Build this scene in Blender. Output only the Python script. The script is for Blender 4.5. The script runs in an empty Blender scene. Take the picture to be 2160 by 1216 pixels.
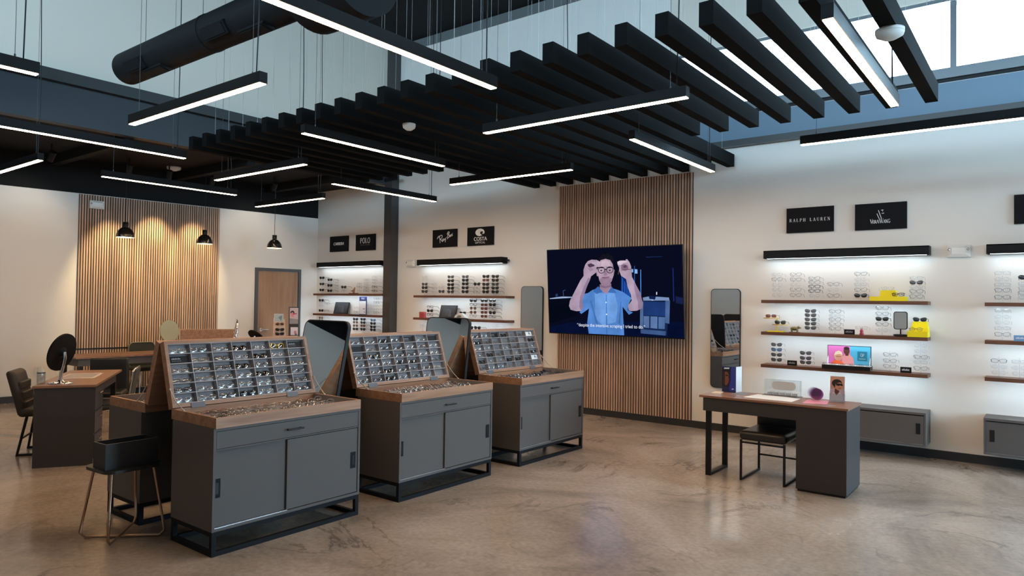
import bpy, math, random
from mathutils import Matrix, Vector
import numpy as np
random.seed(7)
S = bpy.context.scene
COL = S.collection
PI = math.pi

# ------------------------------------------------------------------ camera
cam = bpy.data.objects.new('camera', bpy.data.cameras.new('camera'))
COL.objects.link(cam)
yaw, pitch, roll = [math.radians(a) for a in (37.7256, 1.1588, 0.7876)]
fw = Vector((-math.sin(yaw) * math.cos(pitch), math.cos(yaw) * math.cos(pitch), math.sin(pitch)))
r0 = fw.cross(Vector((0, 0, 1))).normalized()
u0 = r0.cross(fw)
rr = math.cos(roll) * r0 + math.sin(roll) * u0
uu = -math.sin(roll) * r0 + math.cos(roll) * u0
cam.matrix_world = Matrix(((rr.x, uu.x, -fw.x, 0), (rr.y, uu.y, -fw.y, 0), (rr.z, uu.z, -fw.z, 1.62), (0, 0, 0, 1)))
cam.data.sensor_width = 36
cam.data.lens = 1472.44 / 2160 * 36
cam.data.clip_start = 0.05
S.camera = cam

# ------------------------------------------------------------------ world, exposure, light levels
EXPOSURE = 1.6
SKY = 10.8          # overcast daylight
LED = 17.8          # linear pendants
BAR = 3.1          # shelf light bars
STRIP = 17.0        # strips under the shelves
BULB = 30.0        # dome pendants
SPOT = 85.0        # track heads, watts
SCREEN = 0.33
w = bpy.data.worlds.new('sky'); S.world = w; w.use_nodes = True
wn = w.node_tree.nodes
wn['Background'].inputs[0].default_value = (0.52, 0.765, 1.0, 1)
wn['Background'].inputs[1].default_value = SKY
S.view_settings.view_transform = 'Standard'
S.view_settings.look = 'None'
S.view_settings.exposure = EXPOSURE
S.view_settings.gamma = 1.0
S.view_settings.use_curve_mapping = False

def portal(name, loc, rot, sx, sy):
    l = bpy.data.lights.new(name, 'AREA'); l.shape = 'RECTANGLE'; l.size = sx; l.size_y = sy
    l.cycles.is_portal = True
    o = bpy.data.objects.new(name, l); COL.objects.link(o); o.location = loc; o.rotation_euler = rot
portal('daylight_portal', (-0.15, 8.95, 4.6), (-PI / 2, 0, 0), 7.9, 0.76)       # strip window, display wall
portal('daylight_portal', (4.62, 7.05, 1.35), (0, PI / 2, 0), 2.5, 3.0)         # shopfront
portal('daylight_portal', (-2.6, -4.12, 4.6), (PI / 2, 0, 0), 12.6, 1.2)      # added high windows in the back wall
portal('daylight_portal', (4.62, 4.2, 4.375), (0, PI / 2, 0), 0.75, 7.4)         # unseen high windows over the shopfront

# ------------------------------------------------------------------ helpers
def lin(c):
    return tuple((v / 12.92 if v <= 0.04045 else ((v + 0.055) / 1.055) ** 2.4) for v in c)
def hexc(h):
    h = h.lstrip('#'); return lin(tuple(int(h[i:i + 2], 16) / 255 for i in (0, 2, 4)))
MATS = {}
def mat(name, col=(0.5, 0.5, 0.5), rough=0.5, metal=0.0, spec=0.5, emit=0, trans=0.0, alpha=1.0, coat=0.0):
    if name in MATS: return MATS[name]
    m = bpy.data.materials.new(name); m.use_nodes = True
    b = m.node_tree.nodes['Principled BSDF']
    b.inputs['Base Color'].default_value = (*col, 1)
    b.inputs['Roughness'].default_value = rough
    b.inputs['Metallic'].default_value = metal
    b.inputs['Specular IOR Level'].default_value = spec
    b.inputs['Coat Weight'].default_value = coat
    if emit:
        b.inputs['Emission Color'].default_value = (*col, 1); b.inputs['Emission Strength'].default_value = emit
    MATS[name] = m
    return m
def nodes(m): return m.node_tree.nodes, m.node_tree.links
def ramp(N, stops):
    r = N.new('ShaderNodeValToRGB'); e = r.color_ramp.elements
    while len(e) < len(stops): e.new(0.5)
    for k, (p, c) in enumerate(stops): e[k].position = p; e[k].color = (*c, 1)
    return r
def emis(name, col, strength):
    if name in MATS: return MATS[name]
    m = bpy.data.materials.new(name); m.use_nodes = True; N, L = nodes(m); N.clear()
    e = N.new('ShaderNodeEmission'); e.inputs[0].default_value = (*col, 1); e.inputs[1].default_value = strength
    o = N.new('ShaderNodeOutputMaterial'); L.new(e.outputs[0], o.inputs[0]); MATS[name] = m
    return m
def thin(name, col, gloss=0.1, rough=0.02, dens=1.0):
    """thin clear sheet: transparent tint plus a little reflection"""
    if name in MATS: return MATS[name]
    m = bpy.data.materials.new(name); m.use_nodes = True; N, L = nodes(m); N.clear()
    t = N.new('ShaderNodeBsdfTransparent'); t.inputs[0].default_value = (*col, 1)
    g = N.new('ShaderNodeBsdfGlossy'); g.inputs['Roughness'].default_value = rough
    mx = N.new('ShaderNodeMixShader'); mx.inputs[0].default_value = gloss
    o = N.new('ShaderNodeOutputMaterial')
    L.new(t.outputs[0], mx.inputs[1]); L.new(g.outputs[0], mx.inputs[2]); L.new(mx.outputs[0], o.inputs[0]); MATS[name] = m
    return m
def wood(name, c1, c2, rough=0.45, axis=1, scale=6.0, vary=0.0, spec=0.35):
    if name in MATS: return MATS[name]
    m = mat(name, c1, rough, spec=spec); N, L = nodes(m); b = N['Principled BSDF']
    tc = N.new('ShaderNodeTexCoord'); mp = N.new('ShaderNodeMapping')
    sc = [scale * 5] * 3; sc[axis] = scale * 0.35; mp.inputs['Scale'].default_value = sc
    L.new(tc.outputs['Object'], mp.inputs['Vector'])
    oi = N.new('ShaderNodeObjectInfo')
    ad = N.new('ShaderNodeVectorMath'); ad.operation = 'ADD'
    mu = N.new('ShaderNodeMath'); mu.operation = 'MULTIPLY'; mu.inputs[1].default_value = 37.0
    L.new(oi.outputs['Random'], mu.inputs[0]); L.new(mp.outputs[0], ad.inputs[0]); L.new(mu.outputs[0], ad.inputs[1])
    n = N.new('ShaderNodeTexNoise'); n.inputs['Scale'].default_value = 1.0; n.inputs['Detail'].default_value = 6; n.inputs['Distortion'].default_value = 0.6
    L.new(ad.outputs[0], n.inputs['Vector'])
    r = ramp(N, [(0.3, c2), (0.62, c1)]); L.new(n.outputs['Fac'], r.inputs[0])
    if vary:
        h = N.new('ShaderNodeHueSaturation'); mr = N.new('ShaderNodeMapRange')
        mr.inputs['To Min'].default_value = 1 - vary; mr.inputs['To Max'].default_value = 1 + vary
        L.new(oi.outputs['Random'], mr.inputs['Value']); L.new(mr.outputs[0], h.inputs['Value'])
        L.new(r.outputs[0], h.inputs['Color']); L.new(h.outputs[0], b.inputs['Base Color'])
    else:
        L.new(r.outputs[0], b.inputs['Base Color'])
    return m

# paints and plain materials
def paint(name, col, rough=0.7, bump=0.02):
    m = mat(name, col, rough, spec=0.25); N, L = nodes(m); b = N['Principled BSDF']
    tc = N.new('ShaderNodeTexCoord'); n = N.new('ShaderNodeTexNoise'); n.inputs['Scale'].default_value = 90
    L.new(tc.outputs['Object'], n.inputs['Vector'])
    bp = N.new('ShaderNodeBump'); bp.inputs['Strength'].default_value = bump; L.new(n.outputs['Fac'], bp.inputs['Height']); L.new(bp.outputs[0], b.inputs['Normal'])
    return m
WHITE = paint('white wall paint', (0.74, 0.70, 0.65))
UPWHITE = paint('upper wall paint', (0.68, 0.615, 0.53))
BLACKP = paint('black ceiling paint', (0.006, 0.006, 0.0065), 0.8)
DGREY = paint('dark grey fascia paint', (0.036, 0.042, 0.05), 0.45)
BASEB = mat('black vinyl baseboard', (0.022, 0.022, 0.024), 0.45)
STEEL = mat('painted dark steel', (0.045, 0.043, 0.043), 0.38)
FELT = mat('black acoustic felt', (0.0075, 0.0075, 0.0075), 0.95, spec=0.06)
BLK = mat('black powder coat', (0.010, 0.010, 0.011), 0.45, spec=0.25)
FIX = mat('fixture black', (0.007, 0.007, 0.0075), 0.5, spec=0.12)
CAB = mat('grey cabinet laminate', (0.108, 0.098, 0.094), 0.5, spec=0.15)
CABD = mat('dark laminate', (0.050, 0.046, 0.047), 0.5, spec=0.2)
CABF = mat('dark blue grey steel', (0.014, 0.015, 0.018), 0.6, spec=0.08)
LINE = mat('grey tray lining', (0.215, 0.195, 0.198), 0.8)
DIV = mat('grey divider', (0.40, 0.37, 0.375), 0.6)
HINGE = mat('grey hinge', (0.10, 0.10, 0.11), 0.5)
LEATHER = mat('black leather', (0.013, 0.0125, 0.012), 0.36, spec=0.5)
BROWNL = mat('brown black leatherette', (0.030, 0.024, 0.020), 0.5)
OLIVE = mat('olive upholstery', (0.035, 0.04, 0.032), 0.6)
CHROME = mat('chrome', (0.75, 0.75, 0.76), 0.12, 1.0)
BRASS = mat('brushed copper brass', (0.42, 0.26, 0.17), 0.3, 1.0)
GOLD = mat('gold', (0.62, 0.52, 0.28), 0.25, 1.0)
MIRROR = mat('mirror', (0.86, 0.87, 0.86), 0.01, 1.0)
WPLAST = mat('white plastic', (0.72, 0.71, 0.68), 0.4)
WCABLE = mat('white suspension cable', (0.45, 0.45, 0.44), 0.5)
YEL = mat('yellow card', hexc('#f0dc00'), 0.5)
YELW = mat('pale yellow wood', hexc('#c9a760'), 0.5)
PAPER = mat('white paper', (0.74, 0.74, 0.73), 0.7)
GPAPER = mat('grey paper', (0.20, 0.20, 0.22), 0.6)
PINK = mat('pink card', hexc('#d98a9a'), 0.5)
CREAM = mat('cream card', hexc('#d8c3a4'), 0.6)
BRONZE = mat('aged bronze', (0.20, 0.15, 0.07), 0.45, 0.7)
REDP = mat('red plastic', hexc('#a3283c'), 0.4)
ACRYL = thin('clear acrylic', (0.93, 0.95, 0.96), 0.10)
ACRYLW = thin('frosted acrylic', (0.80, 0.82, 0.84), 0.25, 0.3)
GLASS = thin('window glass', (0.94, 0.97, 0.96), 0.06)
LEDM = emis('led diffuser', (1.0, 0.645, 0.365), LED)
BARM = emis('shelf light diffuser', (0.76, 0.90, 1.0), BAR)
STRIPM = emis('under-shelf light strip', (0.70, 0.87, 1.0), STRIP)
BULBM = emis('warm bulb', (1.0, 0.72, 0.40), BULB)
SHADEIN = mat('white enamel', (0.8, 0.78, 0.72), 0.4)
SLAT = wood('slat wood', (0.52, 0.335, 0.235), (0.38, 0.235, 0.16), 0.55, 2, 5, 0.16)
TRAYW = wood('oak tray wood', (0.37, 0.205, 0.125), (0.25, 0.125, 0.07), 0.45, 1, 5, 0.05)
SHELFW = wood('walnut shelf', (0.17, 0.075, 0.045), (0.10, 0.042, 0.026), 0.42, 0, 5, 0.05)
DESKW = wood('walnut desk top', (0.30, 0.15, 0.085), (0.20, 0.095, 0.055), 0.33, 0, 4, 0.03, 0.5)
DOORW = wood('oak door veneer', (0.36, 0.21, 0.125), (0.27, 0.15, 0.09), 0.45, 2, 3, 0.0)
TILTB = mat('panel backing black', (0.012, 0.011, 0.011), 0.8)

def concrete():
    m = mat('polished concrete', (0.2, 0.16, 0.12), 0.3, spec=0.5); N, L = nodes(m); b = N['Principled BSDF']
    tc = N.new('ShaderNodeTexCoord')
    n1 = N.new('ShaderNodeTexNoise'); n1.inputs['Scale'].default_value = 0.55; n1.inputs['Detail'].default_value = 9; n1.inputs['Distortion'].default_value = 0.9; n1.inputs['Roughness'].default_value = 0.62
    n2 = N.new('ShaderNodeTexNoise'); n2.inputs['Scale'].default_value = 0.8; n2.inputs['Detail'].default_value = 9; n2.inputs['Distortion'].default_value = 1.6; n2.inputs['Roughness'].default_value = 0.6
    n3 = N.new('ShaderNodeTexNoise'); n3.inputs['Scale'].default_value = 28; n3.inputs['Detail'].default_value = 5
    for n in (n1, n2, n3): L.new(tc.outputs['Object'], n.inputs['Vector'])
    r1 = ramp(N, [(0.30, (0.165, 0.130, 0.102)), (0.5, (0.36, 0.292, 0.236)), (0.70, (0.48, 0.405, 0.345))]); L.new(n1.outputs['Fac'], r1.inputs[0])
    r2 = ramp(N, [(0.478, (1, 1, 1)), (0.497, (0.50, 0.46, 0.42)), (0.516, (1, 1, 1))]); L.new(n2.outputs['Fac'], r2.inputs[0])
    r3 = ramp(N, [(0.3, (0.84, 0.84, 0.84)), (0.7, (1.08, 1.08, 1.08))]); L.new(n3.outputs['Fac'], r3.inputs[0])
    mx = N.new('ShaderNodeMix'); mx.data_type = 'RGBA'; mx.blend_type = 'MULTIPLY'; mx.inputs[0].default_value = 0.7
    n4 = N.new('ShaderNodeTexNoise'); n4.inputs['Scale'].default_value = 1.1; n4.inputs['Detail'].default_value = 3; L.new(tc.outputs['Object'], n4.inputs['Vector'])
    r4 = ramp(N, [(0.46, (0, 0, 0)), (0.62, (0.9, 0.9, 0.9))]); L.new(n4.outputs['Fac'], r4.inputs[0]); L.new(r4.outputs[0], mx.inputs[0])
    L.new(r1.outputs[0], mx.inputs[6]); L.new(r2.outputs[0], mx.inputs[7])
    my = N.new('ShaderNodeMix'); my.data_type = 'RGBA'; my.blend_type = 'MULTIPLY'; my.inputs[0].default_value = 1.0
    L.new(mx.outputs[2], my.inputs[6]); L.new(r3.outputs[0], my.inputs[7]); L.new(my.outputs[2], b.inputs['Base Color'])
    rr_ = ramp(N, [(0.3, (0.13,) * 3), (0.7, (0.28,) * 3)]); L.new(n1.outputs['Fac'], rr_.inputs[0]); L.new(rr_.outputs[0], b.inputs['Roughness'])
    bp = N.new('ShaderNodeBump'); bp.inputs['Strength'].default_value = 0.04; L.new(n2.outputs['Fac'], bp.inputs['Height']); L.new(bp.outputs[0], b.inputs['Normal'])
    return m
CONC = concrete()

class MB:
    """collects shapes into one mesh"""
    def __init__(s): s.v = []; s.f = []; s.m = []; s.k = 0; s.smooth = []
    def add(s, vs, fs, sm=False):
        o = len(s.v); s.v += [tuple(p) for p in vs]
        for f in fs: s.f.append([o + i for i in f]); s.m.append(s.k); s.smooth.append(sm)
        return s
    def mat(s, k): s.k = k; return s
    def box(s, x0, x1, y0, y1, z0, z1):
        return s.add([(x0, y0, z0), (x1, y0, z0), (x1, y1, z0), (x0, y1, z0), (x0, y0, z1), (x1, y0, z1), (x1, y1, z1), (x0, y1, z1)],
                     [(0, 3, 2, 1), (4, 5, 6, 7), (0, 1, 5, 4), (1, 2, 6, 5), (2, 3, 7, 6), (3, 0, 4, 7)])
    def cyl(s, p0, p1, r, n=10, r1=None, caps=True, sm=True):
        p0 = Vector(p0); p1 = Vector(p1); r1 = r if r1 is None else r1
        d = (p1 - p0).normalized(); a = d.orthogonal().normalized(); b = d.cross(a)
        vs = []
        for p, q in ((p0, r), (p1, r1)):
            for i in range(n):
                t = 2 * PI * i / n; vs.append(p + (a * math.cos(t) + b * math.sin(t)) * q)
        s.add(vs, [(i, (i + 1) % n, n + (i + 1) % n, n + i) for i in range(n)], sm)
        if caps: s.add(vs[:n], [tuple(range(n))[::-1]]); s.add(vs[n:], [tuple(range(n))])
        return s
    def tube(s, pts, r, n=6, closed=False, sq=None):
        pts = [Vector(p) for p in pts]; m = len(pts); vs = []; prev = None
        for i, p in enumerate(pts):
            if closed: d = (pts[(i + 1) % m] - pts[i - 1])
            else: d = pts[min(i + 1, m - 1)] - pts[max(i - 1, 0)]
            d.normalize()
            a = d.orthogonal().normalized() if prev is None else (prev - d * prev.dot(d)).normalized()
            prev = a; b = d.cross(a)
            for k in range(n):
                t = 2 * PI * (k + 0.5) / n; vs.append(p + (a * math.cos(t) + b * math.sin(t)) * r)
        fs = []
        for i in range(m if closed else m - 1):
            j = (i + 1) % m
            for k in range(n): fs.append((i * n + k, i * n + (k + 1) % n, j * n + (k + 1) % n, j * n + k))
        s.add(vs, fs, True)
        if not closed: s.add(vs[:n], [tuple(range(n))[::-1]]); s.add(vs[-n:], [tuple(range(n))])
        return s
    def lathe(s, prof, n=24, c=(0, 0, 0)):
        vs = []; m = len(prof)
        for i in range(n):
            t = 2 * PI * i / n
            for r, z in prof: vs.append((c[0] + r * math.cos(t), c[1] + r * math.sin(t), c[2] + z))
        fs = [(i * m + k, ((i + 1) % n) * m + k, ((i + 1) % n) * m + k + 1, i * m + k + 1) for i in range(n) for k in range(m - 1)]
        return s.add(vs, fs, True)
    def prism(s, poly, y0, y1):
        """polygon in xz extruded along y"""
        n = len(poly); vs = [(x, y0, z) for x, z in poly] + [(x, y1, z) for x, z in poly]
        return s.add(vs, [tuple(range(n))[::-1], tuple(range(n, 2 * n))] + [(i, (i + 1) % n, n + (i + 1) % n, n + i) for i in range(n)])
    def vprism(s, poly, z0, z1):
        """polygon in xy extruded up"""
        n = len(poly); vs = [(x, y, z0) for x, y in poly] + [(x, y, z1) for x, y in poly]
        return s.add(vs, [tuple(range(n))[::-1], tuple(range(n, 2 * n))] + [(i, (i + 1) % n, n + (i + 1) % n, n + i) for i in range(n)])
    def rbox(s, c, size, r, n=6, shear=None):
        """soft cushion: rounded box"""
        hx, hy, hz = [v / 2 for v in size]; vs = []; idx = {}; fs = []
        def pt(x, y, z):
            key = (round(x, 5), round(y, 5), round(z, 5))
            if key in idx: return idx[key]
            p = Vector((x * hx, y * hy, z * hz)); q = Vector((max(-hx + r, min(hx - r, p.x)), max(-hy + r, min(hy - r, p.y)), max(-hz + r, min(hz - r, p.z))))
            d = p - q
            if d.length > 1e-9: p = q + d.normalized() * r
            if shear: p = Vector(shear(p))
            idx[key] = len(vs); vs.append((p.x + c[0], p.y + c[1], p.z + c[2])); return idx[key]
        def gp(h):
            e = r / h; a = [-1, -1 + e * 0.3, -1 + e * 0.65, -1 + e]; mid = [(-1 + e) + (2 - 2 * e) * k / n for k in range(1, n)]
            return a + mid + [-v for v in a[::-1]]
        G = [gp(hx), gp(hy), gp(hz)]
        for ax in range(3):
            A, B_ = [k for k in range(3) if k != ax]
            for sg in (-1, 1):
                for i in range(len(G[A]) - 1):
                    for j in range(len(G[B_]) - 1):
                        q = []
                        for (a_, b_) in ((i, j), (i + 1, j), (i + 1, j + 1), (i, j + 1)):
                            p = [0, 0, 0]; p[ax] = sg; p[A] = G[A][a_]; p[B_] = G[B_][b_]; q.append(pt(*p))
                        if len(set(q)) < 3: continue
                        flip = (sg > 0) == (ax == 1)
                        fs.append(q[::-1] if flip else q)
        return s.add(vs, fs, True)
    def sphere(s, c, r, sx=1, sy=1, sz=1, n=12, m=8):
        vs = []; fs = []
        for j in range(m + 1):
            p = PI * j / m
            for i in range(n):
                t = 2 * PI * i / n; vs.append((c[0] + r * sx * math.sin(p) * math.cos(t), c[1] + r * sy * math.sin(p) * math.sin(t), c[2] + r * sz * math.cos(p)))
        for j in range(m):
            for i in range(n): fs.append((j * n + i, (j + 1) * n + i, (j + 1) * n + (i + 1) % n, j * n + (i + 1) % n))
        return s.add(vs, fs, True)
    def mesh(s, name, mats):
        me = bpy.data.meshes.new(name); me.from_pydata(s.v, [], s.f)
        for m in (mats if isinstance(mats, (list, tuple)) else [mats]): me.materials.append(m)
        me.polygons.foreach_set('material_index', s.m); me.polygons.foreach_set('use_smooth', s.smooth)
        me.update(); return me

def link(o, parent=None, loc=None, rot=None, label=None, cat=None, group=None, kind=None, mw=None):
    COL.objects.link(o)
    if parent: o.parent = parent
    if loc is not None: o.location = loc
    if rot is not None: o.rotation_euler = rot if isinstance(rot, (tuple, list)) else (0, 0, rot)
    if mw is not None: o.matrix_basis = mw
    if label: o['label'] = label
    if cat: o['category'] = cat
    if group: o['group'] = group
    if kind: o['kind'] = kind
    return o
def obj(name, mb, mats, parent=None, **k):
    me = mb if isinstance(mb, bpy.types.Mesh) else mb.mesh(name, mats)
    return link(bpy.data.objects.new(name, me), parent, **k)
def thing(name, label, cat, loc=(0, 0, 0), rot=0, group=None, kind=None, mw=None):
    o = bpy.data.objects.new(name, None); o.empty_display_size = 0.1
    return link(o, None, None if mw is not None else loc, None if mw is not None else rot, label, cat, group, kind, mw)
def struct(name, mb, m, parent=None, **k):
    o = obj(name, mb, m, parent, **k)
    if parent is None: o['kind'] = 'structure'
    return o
def bx(*a): return MB().box(*a)
def text_mesh(body, size, align='CENTER', space=1.0):
    c = bpy.data.curves.new('t', 'FONT'); c.body = body; c.size = size; c.align_x = align; c.align_y = 'CENTER'; c.space_character = space; c.resolution_u = 3
    o = bpy.data.objects.new('t', c); COL.objects.link(o)
    dg = bpy.context.evaluated_depsgraph_get(); me = bpy.data.meshes.new_from_object(o.evaluated_get(dg))
    bpy.data.objects.remove(o); return me
def text(name, body, size, m, parent, loc, align='CENTER', space=1.0, sx=1.0, shear=0.0):
    """flat lettering in the parent's xz plane, facing -y"""
    me = text_mesh(body, size, align, space)
    for v in me.vertices:
        x, y, _ = v.co; v.co = ((x + shear * y) * sx, 0, y)
    me.materials.clear(); me.materials.append(m)
    return link(bpy.data.objects.new(name, me), parent, loc)
def ribbon(mb, pts, wd, y=0.0, wd2=None):
    """flat stroke of width wd along xz points"""
    pts = [Vector(p) for p in pts]; L_, R_ = [], []; m = len(pts)
    for i, p in enumerate(pts):
        d = (pts[min(i + 1, m - 1)] - pts[max(i - 1, 0)]).normalized(); n = Vector((-d.y, d.x))
        ww = wd if wd2 is None else wd + (wd2 - wd) * i / (m - 1)
        L_.append(p + n * ww / 2); R_.append(p - n * ww / 2)
    vs = [(p.x, y, p.y) for p in L_] + [(p.x, y, p.y) for p in R_]
    return mb.add(vs, [(i, m + i, m + i + 1, i + 1) for i in range(m - 1)])
def ell(cx, cy, rx, ry, n=20, a0=0, a1=2 * PI):
    k = n if abs(a1 - a0 - 2 * PI) < 1e-6 else n - 1
    return [(cx + rx * math.cos(a0 + (a1 - a0) * i / k), cy + ry * math.sin(a0 + (a1 - a0) * i / k)) for i in range(n)]
def rrect(x0, x1, z0, z1, r, n=6):
    out = []
    for cx, cz, a in ((x1 - r, z1 - r, 0), (x0 + r, z1 - r, PI / 2), (x0 + r, z0 + r, PI), (x1 - r, z0 + r, 1.5 * PI)):
        for i in range(n + 1): t = a + PI / 2 * i / n; out.append((cx + r * math.cos(t), cz + r * math.sin(t)))
    return out
def screen_mat(c, strength):
    """glowing picture tone with soft photographic mottling"""
    if 'screen ' + c in MATS: return MATS['screen ' + c]
    m = emis('screen ' + c, hexc(c), strength); N, L = nodes(m)
    tc = N.new('ShaderNodeTexCoord'); n = N.new('ShaderNodeTexNoise'); n.inputs['Scale'].default_value = 5; n.inputs['Detail'].default_value = 2
    L.new(tc.outputs['Object'], n.inputs['Vector'])
    r = ramp(N, [(0.3, tuple(v * 0.78 for v in hexc(c))), (0.7, tuple(min(1, v * 1.12) for v in hexc(c)))])
    L.new(n.outputs['Fac'], r.inputs[0])
    e = [q for q in N if q.type == 'EMISSION'][0]; L.new(r.outputs[0], e.inputs[0]); return m
def art(name, polys, parent, em=None, y0=-0.0008, fmap=None, step=0.00025):
    """flat printed picture: layered coloured polygons in the parent's xz plane"""
    mb = MB(); mats = []; keys = []
    for i, (c, poly) in enumerate(polys):
        if c not in keys:
            keys.append(c)
            mats.append(screen_mat(c, em) if em else mat('print ' + c, hexc(c), 0.5))
        mb.mat(keys.index(c))
        pp = [fmap(*p) for p in poly] if fmap else poly
        mb.add([(x, y0 - i * step, z) for x, z in pp], [tuple(range(len(pp)))])
    return obj(name, mb, mats, parent)

ORD = ['zeroth', 'first', 'second', 'third', 'fourth', 'fifth', 'sixth', 'seventh', 'eighth', 'ninth', 'tenth', 'eleventh', 'twelfth']

# ------------------------------------------------------------------ the room
YW = 8.78
XR, YB, ZC = 4.5, -4.0, 6.3
LA = Vector((-12.39, 3.6)); LB = Vector((-11.8, 8.78)); LT = (LB - LA).normalized()
LROT = math.atan2(LT.y, LT.x)
def on_left(s, y=0.0, z=0.0):
    """left wall frame: s along the wall, y into the wall"""
    n = Vector((-LT.y, LT.x)); p = LA + LT * s + n * y; return (p.x, p.y, z)

struct('floor', bx(-14.2, XR + 0.2, YB - 0.2, YW + 0.25, -0.1, 0.0), CONC)
struct('pavement', bx(XR + 0.2, 30, -25, 35, -0.2, -0.12), mat('grey pavement', (0.22, 0.22, 0.22), 0.9))
mb = MB()
mb.box(-12.3, XR + 0.2, YW, YW + 0.2, 0, 4.06)
mb.box(-12.3, -4.1, YW, YW + 0.2, 4.06, ZC)
mb.box(3.8, XR + 0.2, YW, YW + 0.2, 4.06, ZC)
struct('wall_display', mb, WHITE)
struct('wall_above_window', bx(-4.1, 3.8, YW, YW + 0.2, 4.99, ZC), UPWHITE)
struct('trim_1', bx(-9.43, XR, YW - 0.03, YW - 0.001, 6.15, ZC), mat('grey header trim', (0.14, 0.15, 0.15), 0.5))
# ledge, sheathing band and strip window
struct('trim_2', bx(-4.1, XR, YW - 0.10, YW - 0.001, 3.64, 3.72), STEEL)
sheath = paint('pale blue grey sheathing', (0.175, 0.245, 0.32), 0.35)
struct('trim_3', bx(-4.1, 3.8, YW - 0.02, YW - 0.001, 3.72, 4.05), sheath)
win = thing('window_1', None, None, (0, 0, 0), kind='structure')
FRM = mat('grey aluminium frame', (0.20, 0.21, 0.22), 0.35, 0.6)
mb = MB().box(-4.1, 3.8, YW - 0.03, YW + 0.19, 4.10, 4.21).box(-4.1, 3.8, YW + 0.02, YW + 0.19, 4.95, 4.99).box(-4.1, -4.05, YW + 0.02, YW + 0.19, 4.21, 4.95).box(3.75, 3.8, YW + 0.02, YW + 0.19, 4.21, 4.95)
obj('window_frame', mb, FRM, win)
obj('black_gap', bx(-4.1, 3.8, YW + 0.01, YW + 0.19, 4.06, 4.10), BLK, win)
mull = [-4.05, -0.84, 1.45, 3.75]
for x in mull[1:3]: obj('mullion', bx(x - 0.03, x + 0.03, YW + 0.06, YW + 0.14, 4.21, 4.95), FRM, win)
for a, b in zip(mull[:-1], mull[1:]): obj('pane', bx(a + 0.03, b - 0.03, YW + 0.095, YW + 0.105, 4.21, 4.95), GLASS, win)
# left wall (slightly out of square)
LW = dict(loc=(LA.x, LA.y, 0), rot=LROT)
struct('wall_left', bx(-8.3, 5.35, 0, 0.15, 0, 3.265), WHITE, **LW)
struct('wall_left_upper', bx(-8.3, 5.35, 0.001, 0.15, 3.265, 3.9), BLACKP, **LW)
struct('baseboard_left', bx(-8.3, 3.88, -0.012, -0.001, 0, 0.10), BASEB, **LW)
struct('baseboard_display', bx(-11.9, XR, YW - 0.014, YW - 0.001, 0, 0.092), BASEB)
struct('ceiling_low', bx(-14.2, -9.62, YB, YW, 3.80, 3.9), BLACKP)
for i, y in enumerate((0.6, 2.4, 4.2, 6.0, 7.7)):
    struct('trim_%d' % (20 + i), bx(-12.6, -9.75, y - 0.06, y + 0.06, 3.66, 3.80), BLACKP)
# high volume, left side
struct('wall_upper_left', bx(-9.75, -9.60, YB, YW, 4.36, ZC), UPWHITE)
struct('trim_4', bx(-9.75, -9.50, YB, YW, 4.22, 4.36), mat('black beam', (0.02, 0.021, 0.022), 0.5))
struct('trim_5', bx(-9.75, -9.60, YB, YW, 3.74, 4.22), DGREY)
struct('ceiling', bx(-9.8, XR + 0.2, YB - 0.2, YW + 0.2, ZC, ZC + 0.1), BLACKP)
mb = MB().box(-14.2, XR + 0.2, YB - 0.2, YB, 0, 4.0).box(-14.2, XR + 0.2, YB - 0.2, YB, 5.2, ZC).box(-14.2, -8.9, YB - 0.2, YB, 4.0, 5.2).box(3.7, XR + 0.2, YB - 0.2, YB, 4.0, 5.2)
struct('wall_back', mb, WHITE)
bw = thing('window_4', None, None, kind='structure')  # unseen high windows, added to bring more daylight into the upper volume
xs = [-8.9 + 12.6 * i / 6 for i in range(7)]
for x in xs: obj('mullion', bx(x - 0.03, x + 0.03, YB - 0.13, YB - 0.05, 4.0, 5.2), FRM, bw)
for a, b in zip(xs[:-1], xs[1:]): obj('pane', bx(a + 0.03, b - 0.03, YB - 0.095, YB - 0.085, 4.0, 5.2), GLASS, bw)
# low ceilings behind and right, unseen, added to keep daylight off lower walls
struct('ceiling_added_back', bx(-9.6, XR, YB, -0.2, 3.80, 3.90), BLACKP)
struct('ceiling_added_right', bx(2.9, XR, -0.2, YW, 3.80, 3.90), BLACKP)
# shopfront, behind the right edge of the picture
mb = MB()
mb.box(XR, XR + 0.2, YB, YW, 2.6, 4.0).box(XR, XR + 0.2, YB, YW, 4.75, ZC).box(XR, XR + 0.2, YB, YW, 0, 0.1)
mb.box(XR, XR + 0.2, YB, 5.55, 0.1, 2.6).box(XR, XR + 0.2, 8.55, YW, 0.1, 2.6).box(XR, XR + 0.2, YB, 0.5, 4.0, 4.75).box(XR, XR + 0.2, 7.9, YW, 4.0, 4.75)
struct('wall_right', mb, WHITE)
for n_, (z0, z1, ya, nn) in enumerate(((0.1, 2.6, 5.55, 3), (4.0, 4.75, 0.5, 5))):  # the high row is unseen, its height set to shape the daylight
    sw = thing('window_%d' % (n_ + 2), None, None, kind='structure')
    ye = 8.55 if n_ == 0 else 7.9
    ys = [ya + (ye - ya) * i / nn for i in range(nn + 1)]
    for y in ys: obj('mullion', bx(XR + 0.05, XR + 0.13, y - 0.03, y + 0.03, z0, z1), FRM, sw)
    for a, b in zip(ys[:-1], ys[1:]): obj('pane', bx(XR + 0.085, XR + 0.095, a + 0.03, b - 0.03, z0, z1), GLASS, sw)

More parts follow.
